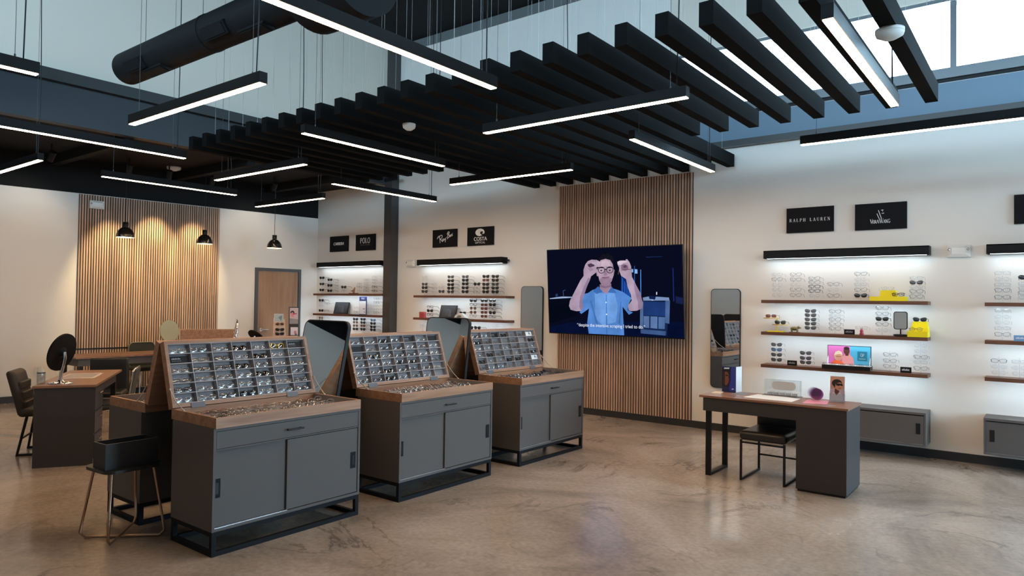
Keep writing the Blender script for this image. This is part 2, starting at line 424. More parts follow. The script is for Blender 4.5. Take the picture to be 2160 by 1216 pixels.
# steel column in the corner of the high volume
c = thing('steel_column', 'dark steel column rising from floor to ceiling between the wall bays', 'column', (-9.525, 8.69, 0))
mb = MB().box(-0.095, 0.095, -0.09, -0.075, 0, ZC).box(-0.095, 0.095, 0.07, 0.085, 0, ZC).box(-0.03, 0.03, -0.075, 0.07, 0, ZC).box(0.08, 0.095, -0.075, 0.07, 0, ZC)
obj('shaft', mb, STEEL, c)
mb = MB().box(-0.26, 0.26, -0.12, -0.095, 3.78, 3.84)
for x in (-0.2, -0.13, 0.13, 0.2): mb.cyl((x, -0.12, 3.81), (x, -0.15, 3.81), 0.014, 6)
obj('bolted_bracket', mb, BLK, c)

# ------------------------------------------------------------------ slatted wall panels
def slat_panel(label, width, n, z0, z1, loc, rot, dark_strip=None):
    t = thing('slat_panel', label, 'wall panel', loc, rot)
    obj('backing', bx(0, width, -0.012, -0.001, z0, z1), TILTB, t)
    p = width / n; me = bx(0, p * 0.60, -0.022, -0.012, z0, z1).mesh('slat', SLAT)
    for i in range(n): link(bpy.data.objects.new('slat', me), t, (p * (i + 0.16), 0, 0))
    if dark_strip: obj('dark_strip', bx(0.0, width * 0.55, -0.026, -0.022, dark_strip - 0.012, dark_strip + 0.012), BLK, t)  # thin black strip across part of the slats
    return t
slat_panel('vertical wood slat wall panel behind the television', 2.14, 53, 0.094, 3.38, (-5.905, YW, 0), 0)
slat_panel('warmly lit wood slat wall panel behind the dome pendant lamps', 2.25, 60, 0.105, 3.255, on_left(0.955), LROT, 0.775)

# ------------------------------------------------------------------ door
d = thing('door_1', None, None, on_left(3.90), LROT, kind='structure')
JAMB = mat('grey painted steel jamb', (0.065, 0.07, 0.078), 0.45)
obj('door_frame', MB().box(0, 0.055, -0.04, 0.10, 0, 2.21).box(0.885, 0.94, -0.04, 0.10, 0, 2.21).box(0.055, 0.885, -0.04, 0.10, 2.155, 2.21), JAMB, d)
leaf = obj('door_leaf', bx(0.06, 0.88, -0.02, -0.001, 0.01, 2.15), DOORW, d)
h = MB().cyl((0.13, -0.021, 1.03), (0.13, -0.03, 1.03), 0.032, 16).cyl((0.13, -0.03, 1.03), (0.13, -0.07, 1.03), 0.011, 8).tube([(0.12, -0.07, 1.03), (0.20, -0.07, 1.03), (0.26, -0.062, 1.026)], 0.011, 8)
obj('lever_handle', h, CHROME, leaf)

# ------------------------------------------------------------------ ceiling baffles
me_long = bx(0, 0.095, 0, 1, 3.38, 3.535)
def baffle(i):
    x = -2.07 + 0.303 * (i - 20); y0 = 4.18; y1 = 8.70 if 6 <= i <= 16 else 6.88
    t = thing('ceiling_baffle', '', 'ceiling baffle', (x, y0, 0), 0, 'black baffles hung in a row under the high ceiling')
    if i == 0: s_ = 'leftmost black felt ceiling baffle, beside the low ceiling'
    elif i < 6: s_ = 'short black ceiling baffle on the left, %s from the left end' % ORD[i + 1]
    elif i <= 16: s_ = 'long black ceiling baffle reaching the wall, %s from the left' % (ORD[i - 5])
    elif i < 24: s_ = 'short black ceiling baffle on the right, %s from the right end' % ORD[25 - i]
    else: s_ = 'rightmost black ceiling baffle carrying the near smoke detector'
    t['label'] = s_
    obj('board', bx(0, 0.095, 0, y1 - y0, 3.38, 3.535), FELT, t)
    for k in (0.3, (y1 - y0) / 2, y1 - y0 - 0.3):
        obj('suspension_wire', MB().cyl((0.047, k, 3.535), (0.047, k, ZC), 0.0015, 5, caps=False), WCABLE, t)
for i in range(25): baffle(i)

# ------------------------------------------------------------------ linear pendant lights
ZL = 3.16
def led(axis, a, b, c, label):
    """axis 'x' or 'y', from a to b, at fixed other coordinate c"""
    L_ = b - a; t = thing('linear_pendant', label, 'pendant light', (a, c, ZL) if axis == 'x' else (c, a, ZL), 0 if axis == 'x' else PI / 2, 'black linear pendant lights')
    obj('housing', bx(0, L_, -0.0325, 0.0325, 0.004, 0.085), FIX, t)
    obj('diffuser', bx(0.006, L_ - 0.006, -0.026, 0.026, -0.001, 0.004), LEDM, t)
    for k, (px) in enumerate((0.14, L_ - 0.14)):
        wx = (a + px, c) if axis == 'x' else (c, a + px)
        top = (3.80 if wx[0] < -9.62 else ZC) - ZL
        obj('suspension_wire', MB().cyl((px, 0, 0.085), (px, 0, top), 0.002, 5, caps=False).cyl((px, 0, 0.085), (px, 0, 0.11), 0.006, 6), STEEL, t)
        if k == 1:
            mbc = MB(); pts = [(px + 0.05 + 0.012 * math.sin(z_ * 5), 0.008 * math.sin(z_ * 7), 0.085 + (top - 0.085) * z_) for z_ in [q / 14 for q in range(15)]]
            obj('power_cord', mbc.tube(pts, 0.005, 5), BLK, t)
led('x', -6.52, -4.46, 2.825, 'short bright linear pendant hanging below the round black duct')
led('y', 1.93, 3.88, -3.19, 'large linear pendant running in from the top edge of the picture')
led('y', 1.92, 3.87, -7.60, 'long linear pendant entering from the left edge below the grey fascia')
led('y', 3.83, 5.70, -9.65, 'linear pendant hanging right in front of the lit slat wall')
led('x', -8.67, -6.74, 4.83, 'linear pendant under the left end of the baffles')
led('x', -10.58, -8.77, 6.62, 'farthest linear pendant, near the corner above the door')
led('y', 3.90, 5.80, -5.50, 'linear pendant below the middle of the baffles, by a white detector')
led('y', 5.85, 7.81, -7.57, 'linear pendant crossing in front of the steel column')
led('x', -6.29, -4.39, 6.78, 'linear pendant above the television and slat panel')
led('x', -4.11, -2.14, 4.87, 'long linear pendant below the right half of the baffles')
led('y', 5.82, 7.79, -3.11, 'linear pendant right of the television slat panel top')
led('y', 3.955, 5.99, -0.95, 'linear pendant beneath the rightmost baffles against the bright window')
led('x', -1.90, 0.05, 6.95, 'linear pendant running out of the right edge below the window')
led('y', -0.15, 1.795, -5.60, 'linear pendant whose end shows at the top left edge')
led('x', -11.05, -9.10, 2.965, 'linear pendant at the left edge under the low black ceiling')

# smoke detectors
def detector(loc, label, r=0.065):
    t = thing('smoke_detector', label, 'smoke detector', loc)
    obj('base', MB().lathe([(0, 0), (r, 0), (r, -0.022), (0, -0.022)], 20), WPLAST, t)
    obj('dome', MB().lathe([(r * 0.98, -0.022), (r * 0.92, -0.04), (r * 0.6, -0.055), (r * 0.45, -0.062), (0, -0.064)], 20), WPLAST, t)
detector((-5.06, 4.83, 3.38), 'round white smoke detector under the middle baffles')
detector((-0.81, 4.92, 3.38), 'near white smoke detector on the rightmost baffle', 0.085)
detector((-11.60, 5.72, 3.80), 'white smoke detector on the low black ceiling', 0.11)

# round duct
du = thing('round_duct', 'large round black ventilation duct hanging at the upper left', 'duct', (-8.19, 3.5, 4.18))
DUCT = mat('black duct paint', (0.008, 0.0085, 0.0095), 0.6, spec=0.12)
obj('pipe', MB().cyl((0, 0, 0), (3.98, 0, 0), 0.176, 32), DUCT, du)
obj('elbow_collar', MB().cyl((3.38, 0, 0), (4.0, 0, 0), 0.36, 32), DUCT, du)
obj('seam_band', MB().cyl((1.75, 0, 0), (1.8, 0, 0), 0.181, 32), DUCT, du)
for x, a in ((0.5, -1.0), (0.76, -0.25), (2.1, -1.0), (2.6, -0.25)):
    ca, sa = math.cos(a), math.sin(a)
    g = obj('register', MB().box(-0.2, 0.2, -0.06, 0.06, -0.195, -0.168).box(-0.17, 0.17, -0.045, 0.045, -0.204, -0.195), DUCT, du, loc=(x, 0, 0), rot=(a, 0, 0))
for x in (0.4, 1.6, 2.8): obj('hanger_wire', MB().cyl((x, 0, 0.17), (x, 0, ZC - 4.18), 0.003, 5), STEEL, du)

# ------------------------------------------------------------------ dome pendants and track heads by the slat wall
def dome(loc, label):
    t = thing('dome_pendant', label, 'pendant lamp', loc, 0, 'black dome pendants')
    prof = [(0.13 * math.cos(a), 0.165 * math.sin(a)) for a in [i * PI / 2 / 8 for i in range(8)]] + [(0.035, 0.165)]
    obj('shade', MB().lathe(prof, 28), mat('gloss black enamel', (0.012, 0.011, 0.01), 0.2, spec=0.6), t)
    obj('shade_lining', MB().lathe([(r_ * 0.97, z_ * 0.97 + 0.001) for r_, z_ in prof] + [(0, 0.158)], 28), SHADEIN, t)
    obj('socket', MB().lathe([(0, 0.235), (0.04, 0.235), (0.04, 0.17), (0.036, 0.16)], 16), BLK, t)
    obj('bulb', MB().sphere((0, 0, 0.055), 0.035), BULBM, t)
    obj('cord', MB().cyl((0, 0, 0.23), (0, 0, 3.80 - loc[2]), 0.004, 6), BLK, t)
dome((-11.24, 4.82, 2.53), 'black dome pendant at the left of the slat wall')
dome((-11.30, 6.12, 2.53), 'black dome pendant at the right edge of the slat wall')
dome((-11.05, 7.29, 2.53), 'black dome pendant hanging beside the door')
def track_head(s, y, aim_s, aim_z, label, watts=SPOT, cone=46, tint=(1.0, 0.80, 0.42)):
    p = Vector(on_left(s, y, 3.62)); q = Vector(on_left(aim_s, 0, aim_z)); dr = (q - p).normalized()
    t = thing('track_spotlight', label, 'spotlight', p, 0, 'ceiling spotlights by the slat wall')
    obj('head', MB().cyl(-dr * 0.08, dr * 0.07, 0.045, 14).cyl(dr * 0.07, dr * 0.075, 0.038, 14), BLK, t)
    obj('stem', MB().cyl((0, 0, 0.02), (0, 0, 0.18), 0.012, 8), BLK, t)
    l = bpy.data.lights.new('spot', 'SPOT'); l.energy = watts; l.color = tint; l.spot_size = math.radians(cone); l.spot_blend = 0.8; l.shadow_soft_size = 0.03
    o = bpy.data.objects.new('spot_lamp', l); COL.objects.link(o); o.parent = t; o.location = dr * 0.09; o.rotation_euler = dr.to_track_quat('-Z', 'Y').to_euler()
track_head(1.45, -0.75, 1.40, 1.95, 'left black track spotlight on the low ceiling')
track_head(2.05, -0.75, 2.08, 2.3, 'middle black track spotlight on the low ceiling')
track_head(2.75, -0.75, 2.72, 2.2, 'right black track spotlight on the low ceiling')
track_head(0.35, -1.0, 0.1, 2.5, 'black track spotlight on the low ceiling, left of the slat wall', 7, 100, (1.0, 0.84, 0.66))
track_head(3.75, -1.0, 3.8, 2.5, 'black track spotlight on the low ceiling, near the door', 7, 100, (1.0, 0.84, 0.66))

# ------------------------------------------------------------------ emergency lights, outlet
def emergency(loc, rot, label):
    t = thing('emergency_light', label, 'emergency light', loc, rot)
    mb = MB(); a = [(-0.105, 0.065), (0.105, 0.065), (0.105, -0.065), (-0.105, -0.065)]; b = [(-0.06, 0.03), (0.06, 0.03), (0.06, -0.035), (-0.06, -0.035)]
    vs = [(x, -0.001, z) for x, z in a] + [(x, -0.045, z) for x, z in a] + [(x, -0.065, z) for x, z in b]
    mb.add(vs, [(0, 1, 5, 4), (1, 2, 6, 5), (2, 3, 7, 6), (3, 0, 4, 7), (4, 5, 9, 8), (5, 6, 10, 9), (6, 7, 11, 10), (7, 4, 8, 11), (8, 9, 10, 11), (3, 2, 1, 0)])
    obj('housing', mb, WPLAST, t)
    for x in (-0.085, 0.085): obj('lamp_eye', MB().sphere((x, -0.05, 0.012), 0.016), CHROME, t)
emergency((-0.782, YW, 2.23), 0, 'white emergency light on the wall between the two right bays')
emergency((-9.06, YW, 2.29), 0, 'white emergency light beside the steel column')
emergency(on_left(1.20, -0.0225, 3.10), LROT, 'white emergency light at the top of the slat wall')
t = thing('wall_outlet', 'white electrical outlet low on the left wall', 'outlet', on_left(0.46, 0, 0.47), LROT)
obj('cover_plate', bx(-0.04, 0.04, -0.008, -0.001, -0.06, 0.06), WPLAST, t)
for z in (-0.025, 0.025): obj('socket', bx(-0.016, 0.016, -0.0095, -0.008, z - 0.014, z + 0.014), mat('ivory', (0.6, 0.58, 0.52), 0.5), t)

# ------------------------------------------------------------------ signs
SIGNB = mat('black sign board', (0.006, 0.006, 0.008), 0.6, spec=0.12)
INK = mat('white sign lettering', (0.78, 0.78, 0.78), 0.5)
INKG = mat('grey sign lettering', (0.32, 0.32, 0.33), 0.5)
def sign(x0, x1, z0, z1, label):
    t = thing('wall_sign', label, 'sign', ((x0 + x1) / 2, YW, (z0 + z1) / 2), 0, 'black name boards above the wall bays')
    w_, h_ = (x1 - x0) / 2, (z1 - z0) / 2
    obj('board', bx(-w_, w_, -0.03, -0.001, -h_, h_), SIGNB, t); return t
# high-contrast serif capitals: strokes (points, width) on a unit-high cell
def serif(ch):
    T, t = 0.17, 0.05
    sf = lambda x, z, w_=0.2: ([(x - w_ / 2, z), (x + w_ / 2, z)], t)
    arc = lambda cx, cz, rx, rz, a0, a1, wd: (ell(cx, cz, rx, rz, 12, a0, a1), wd)
    D = {
        'L': ([([(0.12, 0), (0.12, 1)], T), sf(0.12, 1), ([(0.02, 0.02), (0.52, 0.02)], t), ([(0.5, 0), (0.52, 0.25)], t)], 0.6),
        'P': ([([(0.12, 0), (0.12, 1)], T), sf(0.12, 0), ([(0.02, 0.98), (0.3, 0.98)], t), arc(0.28, 0.74, 0.26, 0.24, PI / 2, -PI / 2, 0.1), ([(0.12, 0.5), (0.3, 0.5)], t)], 0.62),
        'H': ([([(0.12, 0), (0.12, 1)], T), ([(0.58, 0), (0.58, 1)], T), ([(0.12, 0.5), (0.58, 0.5)], t), sf(0.12, 0), sf(0.12, 1), sf(0.58, 0), sf(0.58, 1)], 0.75),
        'R': ([([(0.12, 0), (0.12, 1)], T), sf(0.12, 0), ([(0.02, 0.98), (0.3, 0.98)], t), arc(0.28, 0.75, 0.24, 0.23, PI / 2, -PI / 2, 0.1), ([(0.12, 0.52), (0.3, 0.52)], t), ([(0.3, 0.52), (0.6, 0)], 0.14)], 0.68),
        'A': ([([(0.05, 0), (0.35, 1)], t), ([(0.35, 1), (0.62, 0)], T), ([(0.14, 0.33), (0.52, 0.33)], t), sf(0.05, 0), sf(0.62, 0)], 0.72),
        'U': ([([(0.12, 1), (0.12, 0.3)], T), arc(0.34, 0.3, 0.22, 0.28, PI, 2 * PI, 0.07), ([(0.56, 0.3), (0.56, 1)], t), sf(0.12, 1), sf(0.56, 1)], 0.7),
        'E': ([([(0.12, 0), (0.12, 1)], T), ([(0.02, 0.98), (0.5, 0.98)], t), ([(0.12, 0.5), (0.42, 0.5)], t), ([(0.02, 0.02), (0.54, 0.02)], t), ([(0.5, 0.8), (0.5, 1)], t), ([(0.53, 0), (0.53, 0.22)], t)], 0.62),
        'N': ([([(0.1, 0), (0.1, 1)], t), ([(0.1, 1), (0.58, 0)], T), ([(0.6, 0), (0.6, 1)], t), sf(0.1, 0), sf(0.05, 1), sf(0.6, 1)], 0.74),
        'O': ([(ell(0.36, 0.5, 0.30, 0.5, 12, PI / 2, 1.5 * PI), 0.12), (ell(0.36, 0.5, 0.30, 0.5, 12, -PI / 2, PI / 2), 0.12)], 0.76),
        'V': ([([(0.02, 1), (0.32, 0)], T), ([(0.32, 0), (0.6, 1)], t), sf(0.02, 1), sf(0.6, 1)], 0.6),
        'W': ([([(0.02, 1), (0.28, 0)], T), ([(0.28, 0), (0.48, 1)], t), ([(0.40, 1), (0.66, 0)], T), ([(0.66, 0), (0.9, 1)], t), sf(0.02, 1), sf(0.9, 1)], 0.92),
        'G': ([(ell(0.38, 0.5, 0.30, 0.5, 16, 0.25 * PI, 1.75 * PI), 0.1), ([(0.58, 0.12), (0.58, 0.42)], 0.14), sf(0.58, 0.42)], 0.76),
        ' ': ([], 0.5)}
    return D[ch]
def serif_text(name, parent, words, height, z, m, track=0.12, sx=1.0, y=-0.0308, caps=None):
    mb = MB(); x = 0
    for i, ch in enumerate(words):
        st, adv = serif(ch); k = caps[i] if caps else 1.0
        for pts, wd in st: ribbon(mb, [((x + px * k) * height * sx, pz * k * height) for px, pz in pts], wd * height * 0.92, 0)
        x += (adv * k + track)
    W_ = (x - track) * height * sx
    mb.v = [(vx - W_ / 2, y, vz + z - height / 2) for vx, vy, vz in mb.v]
    return obj(name, mb, m, parent)
s1 = sign(-2.556, -2.022, 2.506, 2.805, 'black sign with spaced white serif capitals, above the right shelves')
serif_text('lettering', s1, 'RALPH LAUREN', 0.038, 0.0, INK, 0.38, 1.0)
s2 = sign(-1.792, -1.267, 2.499, 2.797, 'black sign with a slanted monogram over white serif name')
serif_text('lettering', s2, 'VERA WANG', 0.042, -0.058, INK, -0.03, 0.9, caps=[1.1, .85, .85, .95, .3, 1.15, .85, .9, .95])
mb = MB(); ribbon(mb, [(-0.035, 0.03), (-0.012, -0.028)], 0.0065); ribbon(mb, [(-0.02, 0.068), (0.012, -0.03)], 0.007)
ribbon(mb, [(0.008, 0.066), (0.03, 0.068)], 0.007); ribbon(mb, [(0.014, 0.03), (0.038, 0.032)], 0.007); ribbon(mb, [(0.02, 0.066), (0.024, 0.05)], 0.004)
mb.v = [(x, -0.031, z) for x, y, z in mb.v]; obj('monogram', mb, INK, s2)
sign(-0.304, 0.22, 2.488, 2.786, 'blank-looking black sign cut off by the right edge')
s3 = sign(-8.533, -7.972, 2.551, 2.853, 'black sign with slanting white script lettering')
# hand-drawn script strokes
scr = [[(-0.165, 0.012), (-0.15, 0.045), (-0.12, 0.062), (-0.10, 0.05)], [(-0.115, 0.055), (-0.10, -0.02), (-0.097, -0.075)],
       [(-0.13, 0.03), (-0.09, 0.066), (-0.055, 0.062), (-0.05, 0.03), (-0.075, 0.005), (-0.095, 0.0), (-0.07, -0.02), (-0.045, -0.055), (-0.03, -0.045)],
       [(-0.012, -0.012), (-0.035, -0.01), (-0.042, -0.035), (-0.025, -0.042), (-0.012, -0.015), (-0.012, -0.038), (0.0, -0.03)],
       [(0.004, -0.005), (0.008, -0.028), (0.022, -0.025), (0.03, 0.0)], [(0.03, 0.0), (0.028, -0.045), (0.018, -0.078)], [(0.044, 0.006), (0.054, 0.01)],
       [(0.085, 0.095), (0.078, 0.03), (0.072, -0.03)], [(0.06, 0.06), (0.085, 0.10), (0.108, 0.098), (0.112, 0.075), (0.085, 0.05), (0.11, 0.038), (0.108, 0.005), (0.08, -0.012)],
       [(0.138, 0.036), (0.122, 0.032), (0.117, 0.014), (0.127, 0.003), (0.139, 0.014)], [(0.141, 0.040), (0.140, 0.012), (0.147, 0.004)], [(0.157, 0.042), (0.155, 0.006)], [(0.157, 0.026), (0.168, 0.044), (0.179, 0.036), (0.180, 0.008)]]
mb = MB()
for st in scr:
    pts = [Vector(p) for p in st]; sm = []
    for i in range(len(pts) - 1):
        p0, p1, p2, p3 = pts[max(i - 1, 0)], pts[i], pts[i + 1], pts[min(i + 2, len(pts) - 1)]
        for q in range(4):
            u = q / 4; sm.append(0.5 * ((2 * p1) + (-p0 + p2) * u + (2 * p0 - 5 * p1 + 4 * p2 - p3) * u * u + (-p0 + 3 * p1 - 3 * p2 + p3) * u ** 3))
    sm.append(pts[-1]); ribbon(mb, sm, 0.0125)
ribbon(mb, [(0.18, 0.058), (0.188, 0.058)], 0.008)
mb.v = [(x * 1.02, -0.031, z * 0.92 + x * 0.12) for x, y, z in mb.v]; obj('lettering', mb, INK, s3)
s4 = sign(-7.730, -7.170, 2.549, 2.852, 'black sign with a white curled wave emblem above block letters')
wave = [(-0.002 + 0.098 * math.cos(a), 0.062 + 0.062 * math.sin(a)) for a in [math.radians(q) for q in range(-20, 271, 12)]]
wave += [(0.02, 0.008), (0.052, 0.014), (0.03, 0.022), (0.0, 0.042), (0.008, 0.072), (0.045, 0.078), (0.07, 0.066), (0.062, 0.048), (0.036, 0.052), (0.062, 0.034)]
mb = MB().add([(x, -0.031, z) for x, z in wave], [tuple(range(len(wave)))]); obj('wave_emblem', mb, INK, s4)
text('lettering', 'COSTA', 0.088, INK, s4, (0.005, -0.0312, -0.048), space=1.02, sx=0.98)
text('lettering', 'COSTA', 0.088, INK, s4, (0.009, -0.0314, -0.048), space=1.02, sx=0.98)
text('lettering', 'OPTICAL', 0.046, INK, s4, (0.005, -0.0312, -0.108), space=1.08, sx=1.1)
s5 = sign(-11.370, -10.818, 2.568, 2.871, 'black sign with one word in slanted rounded white capitals')
text('lettering', 'CARRERA', 0.082, INK, s5, (0.0, -0.0312, -0.002), space=0.86, sx=1.0, shear=0.35)
text('lettering', 'CARRERA', 0.082, INK, s5, (0.006, -0.0314, -0.002), space=0.86, sx=1.0, shear=0.35)
s6 = sign(-10.582, -10.032, 2.564, 2.869, 'black sign with tall thin white serif capitals, left of the column')
serif_text('lettering', s6, 'POLO', 0.098, 0.035, INK, 0.06, 1.0)
serif_text('small_lettering', s6, 'RALPH LAUREN', 0.018, -0.048, INKG, 0.6, 1.0)

# ------------------------------------------------------------------ wall bays: light bar, shelves, cabinets
def light_bar(x0, x1, z0, z1, label, tail=False):
    t = thing('shelf_light', label, 'light bar', (x0, YW, z0), 0, 'black light bars above the shelves')
    k_ = 8.62 / 8.70; L_ = (x1 - x0) * k_; h_ = (z1 - z0) * k_; t.location = (x0 * k_, YW, 1.62 + (z0 - 1.62) * k_)
    obj('housing', MB().box(0, L_, -0.16, -0.15, 0, h_).box(0, L_, -0.16, -0.001, h_ - 0.01, h_).box(0, 0.01, -0.15, -0.001, 0, h_ - 0.01).box(L_ - 0.01, L_, -0.15, -0.001, 0, h_ - 0.01).box(0.01, L_ - 0.01, -0.06, -0.001, 0.0, 0.012), FIX, t)
    obj('diffuser', bx(0.03, L_ - 0.03, -0.149, -0.085, 0.001, 0.008), BARM, t)
    if tail: obj('end_bracket', bx(L_, L_ + 0.06, -0.07, -0.03, h_ * 0.35, h_ * 0.62), BLK, t)
light_bar(-2.816, -1.048, 2.196, 2.295, 'black light bar over the shelves behind the right desk')
light_bar(-0.536, 1.23, 2.187, 2.285, 'black light bar cut by the right edge')
light_bar(-8.861, -6.954, 2.244, 2.343, 'black light bar between the steel column and the television', True)
light_bar(-11.716, -9.831, 2.265, 2.360, 'black light bar left of the steel column', True)
def shelf(x0, x1, z, label):
    t = thing('wall_shelf', label, 'shelf', (x0, YW, z), 0, 'walnut display shelves')
    obj('board', MB().box(0, x1 - x0, -0.23, -0.001, -0.028, 0).box(0, x1 - x0, -0.23, -0.220, -0.038, -0.028).box(0, 0.02, -0.22, -0.001, -0.038, -0.028).box(x1 - x0 - 0.02, x1 - x0, -0.22, -0.001, -0.038, -0.028), SHELFW, t)
    obj('light_strip', bx(0.04, x1 - x0 - 0.04, -0.214, -0.200, -0.032, -0.028), STRIPM, t)
rows = ('top', 'middle', 'bottom')
BAYW = {'L': 'left of the steel column', 'M': 'between column and television', 'R': 'behind the right desk', 'E': 'at the right edge'}
for bay, x0, x1, zs in (('R', -2.79, -1.041, (1.689, 1.305, 0.912)), ('E', -0.54, 1.25, (1.683, 1.300, 0.925)), ('M', -8.778, -6.736, (1.716, 1.331, 0.94)), ('L', -11.60, -9.63, (1.738, 1.345, 0.95))):
    for k, z in enumerate(zs): shelf(x0, x1, z, 'walnut wall shelf, %s of three, %s' % (rows[k], BAYW[bay]))
def wall_cab(x0, x1, z0, z1, hx, label):
    t = thing('wall_cabinet', label, 'cabinet', (x0, YW, z0), 0, 'low grey wall cabinets')
    W_, H_ = x1 - x0, z1 - z0
    obj('body', MB().box(0, W_, -0.345, -0.001, 0, 0.018).box(0, W_, -0.35, -0.001, H_ - 0.025, H_).box(0, 0.018, -0.345, -0.001, 0.018, H_ - 0.025).box(W_ - 0.018, W_, -0.345, -0.001, 0.018, H_ - 0.025).box(0.018, W_ - 0.018, -0.02, -0.001, 0.018, H_ - 0.025), CAB, t)
    m_ = W_ / 2
    for a, b, y, hp in ((0.02, m_ + 0.01, -0.325, 0.07), (m_ - 0.01, W_ - 0.02, -0.337, W_ - 0.07)):
        dr = obj('sliding_door', bx(a, b, y - 0.01, y, 0.022, H_ - 0.035), CAB, t)
        obj('recessed_pull', bx(hp - 0.02, hp + 0.02, y - 0.0125, y - 0.01, H_ * 0.36, H_ * 0.68), BLK, dr)
    obj('track_strip', bx(0.02, W_ - 0.02, -0.345, -0.34, 0.0185, 0.0215), mat('pale metal', (0.5, 0.5, 0.52), 0.3, 0.8), t)
wall_cab(-2.79, -1.042, 0.165, 0.518, 0, 'low grey wall cabinet partly hidden behind the right desk')
wall_cab(-0.542, 1.25, 0.165, 0.528, 0, 'low grey wall cabinet at the right edge')

# wall mirrors
def wall_mirror(x0, x1, z0, z1, label):
    t = thing('wall_mirror', label, 'mirror', ((x0 + x1) / 2, YW, z0), 0, 'tall rounded wall mirrors')
    W_ = (x1 - x0) / 2; H_ = z1 - z0
    obj('frame', MB().prism(rrect(-W_, W_, 0, H_, 0.055), -0.028, -0.001), BLK, t)
    p = rrect(-W_ + 0.007, W_ - 0.007, 0.007, H_ - 0.007, 0.05)
    obj('glass', MB().add([(x, -0.0285, z) for x, z in p], [tuple(range(len(p)))[::-1]]), MIRROR, t)
wall_mirror(-6.588, -6.172, 0.56, 1.869, 'tall rounded mirror on the wall left of the television')
wall_mirror(-3.503, -3.117, 0.555, 1.829, 'tall rounded mirror on the wall behind the desk brochure')

# ------------------------------------------------------------------ television
tv = thing('television', 'large wall television showing a man adjusting glasses', 'television', (-4.838, 8.52, 1.784), (math.radians(4.3), 0, 0))
obj('bezel', MB().box(-1.067, 1.067, -0.015, 0.035, -0.618, 0.618), mat('tv black', (0.006, 0.006, 0.007), 0.25), tv)
obj('wall_mount', MB().box(-0.3, 0.3, 0.035, 0.09, -0.2, 0.2).box(-0.25, -0.2, 0.09, 0.232, -0.11, 0.12).box(0.2, 0.25, 0.09, 0.232, -0.11, 0.12), BLK, tv)
scr_ = obj('screen', bx(-1.058, 1.058, -0.0165, -0.015, -0.605, 0.609), emis('screen base', hexc('#090c1e'), SCREEN), tv)
# picture drawn in a 1584 x 1086 frame
src = np.array([(29, 90), (1608, 35), (1645, 1142), (70, 1070)], float); dst = np.array([(-1.067, 0.618), (1.067, 0.618), (1.067, -0.618), (-1.067, -0.618)], float)
A_ = []; b_ = []
for (x, y), (X, Y) in zip(src, dst):
    A_.append([x, y, 1, 0, 0, 0, -X * x, -X * y]); b_.append(X); A_.append([0, 0, 0, x, y, 1, -Y * x, -Y * y]); b_.append(Y)
Hm = np.append(np.linalg.solve(np.array(A_), np.array(b_)), 1).reshape(3, 3)
def tvm(x, y):
    v = Hm @ np.array([x, y, 1.0]); return (max(-1.057, min(1.057, float(v[0] / v[2]))), max(-0.604, min(0.608, float(v[1] / v[2]))))
P = []
P += [('#060a18', [(60, 640), (330, 640), (420, 860), (60, 960)]), ('#071030', [(75, 990), (420, 930), (1640, 940), (1640, 1135), (75, 1065)]),
      ('#9fb4d8', [(70, 660), (215, 640), (330, 642), (330, 655), (75, 668)]), ('#39507e', [(225, 570), (255, 560), (258, 566), (232, 576), (238, 632), (230, 632)]),
      ('#26396a', [(140, 610), (165, 605), (168, 640), (140, 642)]),
      ('#0d2a6b', [(905, 330), (1010, 310), (1040, 640), (905, 640)])]
for k in range(9): P.append(('#3a7be0' if k % 2 else '#1c4fae', [(906 + k * 13, 410 + k * 18), (911 + k * 13, 410 + k * 18), (912 + k * 13, 650), (907 + k * 13, 650)]))
P += [('#2a62c8', [(1055, 285), (1062, 285), (1066, 560), (1058, 560)]), ('#5b9df0', [(1126, 328), (1134, 328), (1140, 650), (1132, 650)]), ('#8fc0ff', [(1060, 322), (1092, 325), (1094, 374), (1062, 374)]), ('#8fc0ff', [(1024, 322), (1044, 322), (1044, 360), (1026, 360)]),
      ('#1b2c78', [(1497, 310), (1507, 310), (1522, 700), (1510, 700)]), ('#162046', [(1535, 640), (1640, 660), (1640, 735), (1540, 720)]), ('#1a3166', [(1190, 180), (1380, 176), (1380, 180), (1190, 188)]),
      ('#16294f', [(1130, 690), (1470, 700), (1440, 1100), (1132, 1060)]), ('#1e3a74', [(1170, 700), (1420, 710), (1420, 870), (1172, 860)]), ('#4a6796', [(1420, 690), (1472, 690), (1468, 960), (1420, 950)]), ('#56719c', [(1128, 700), (1166, 700), (1166, 1010), (1130, 1005)]),
      ('#5a78a8', [(1170, 870), (1236, 872), (1236, 1010), (1172, 1004)]), ('#5a78a8', [(1250, 874), (1330, 878), (1330, 1018), (1250, 1010)]), ('#4e6c9c', [(1342, 880), (1418, 884), (1416, 1022), (1342, 1018)]),
      ('#3d5788', [(1140, 1022), (1430, 1048), (1425, 1098), (1140, 1072)]),
      ('#7f98c2', [(1158, 655), (1240, 640), (1460, 655), (1465, 690), (1165, 690)]), ('#10204a', [(1225, 635), (1310, 640), (1300, 680), (1235, 670)]), ('#dfe9ff', [(1313, 590), (1323, 590), (1323, 622), (1313, 622)]), ('#bcd0f5', [(1258, 680), (1280, 680), (1280, 690), (1258, 690)])]
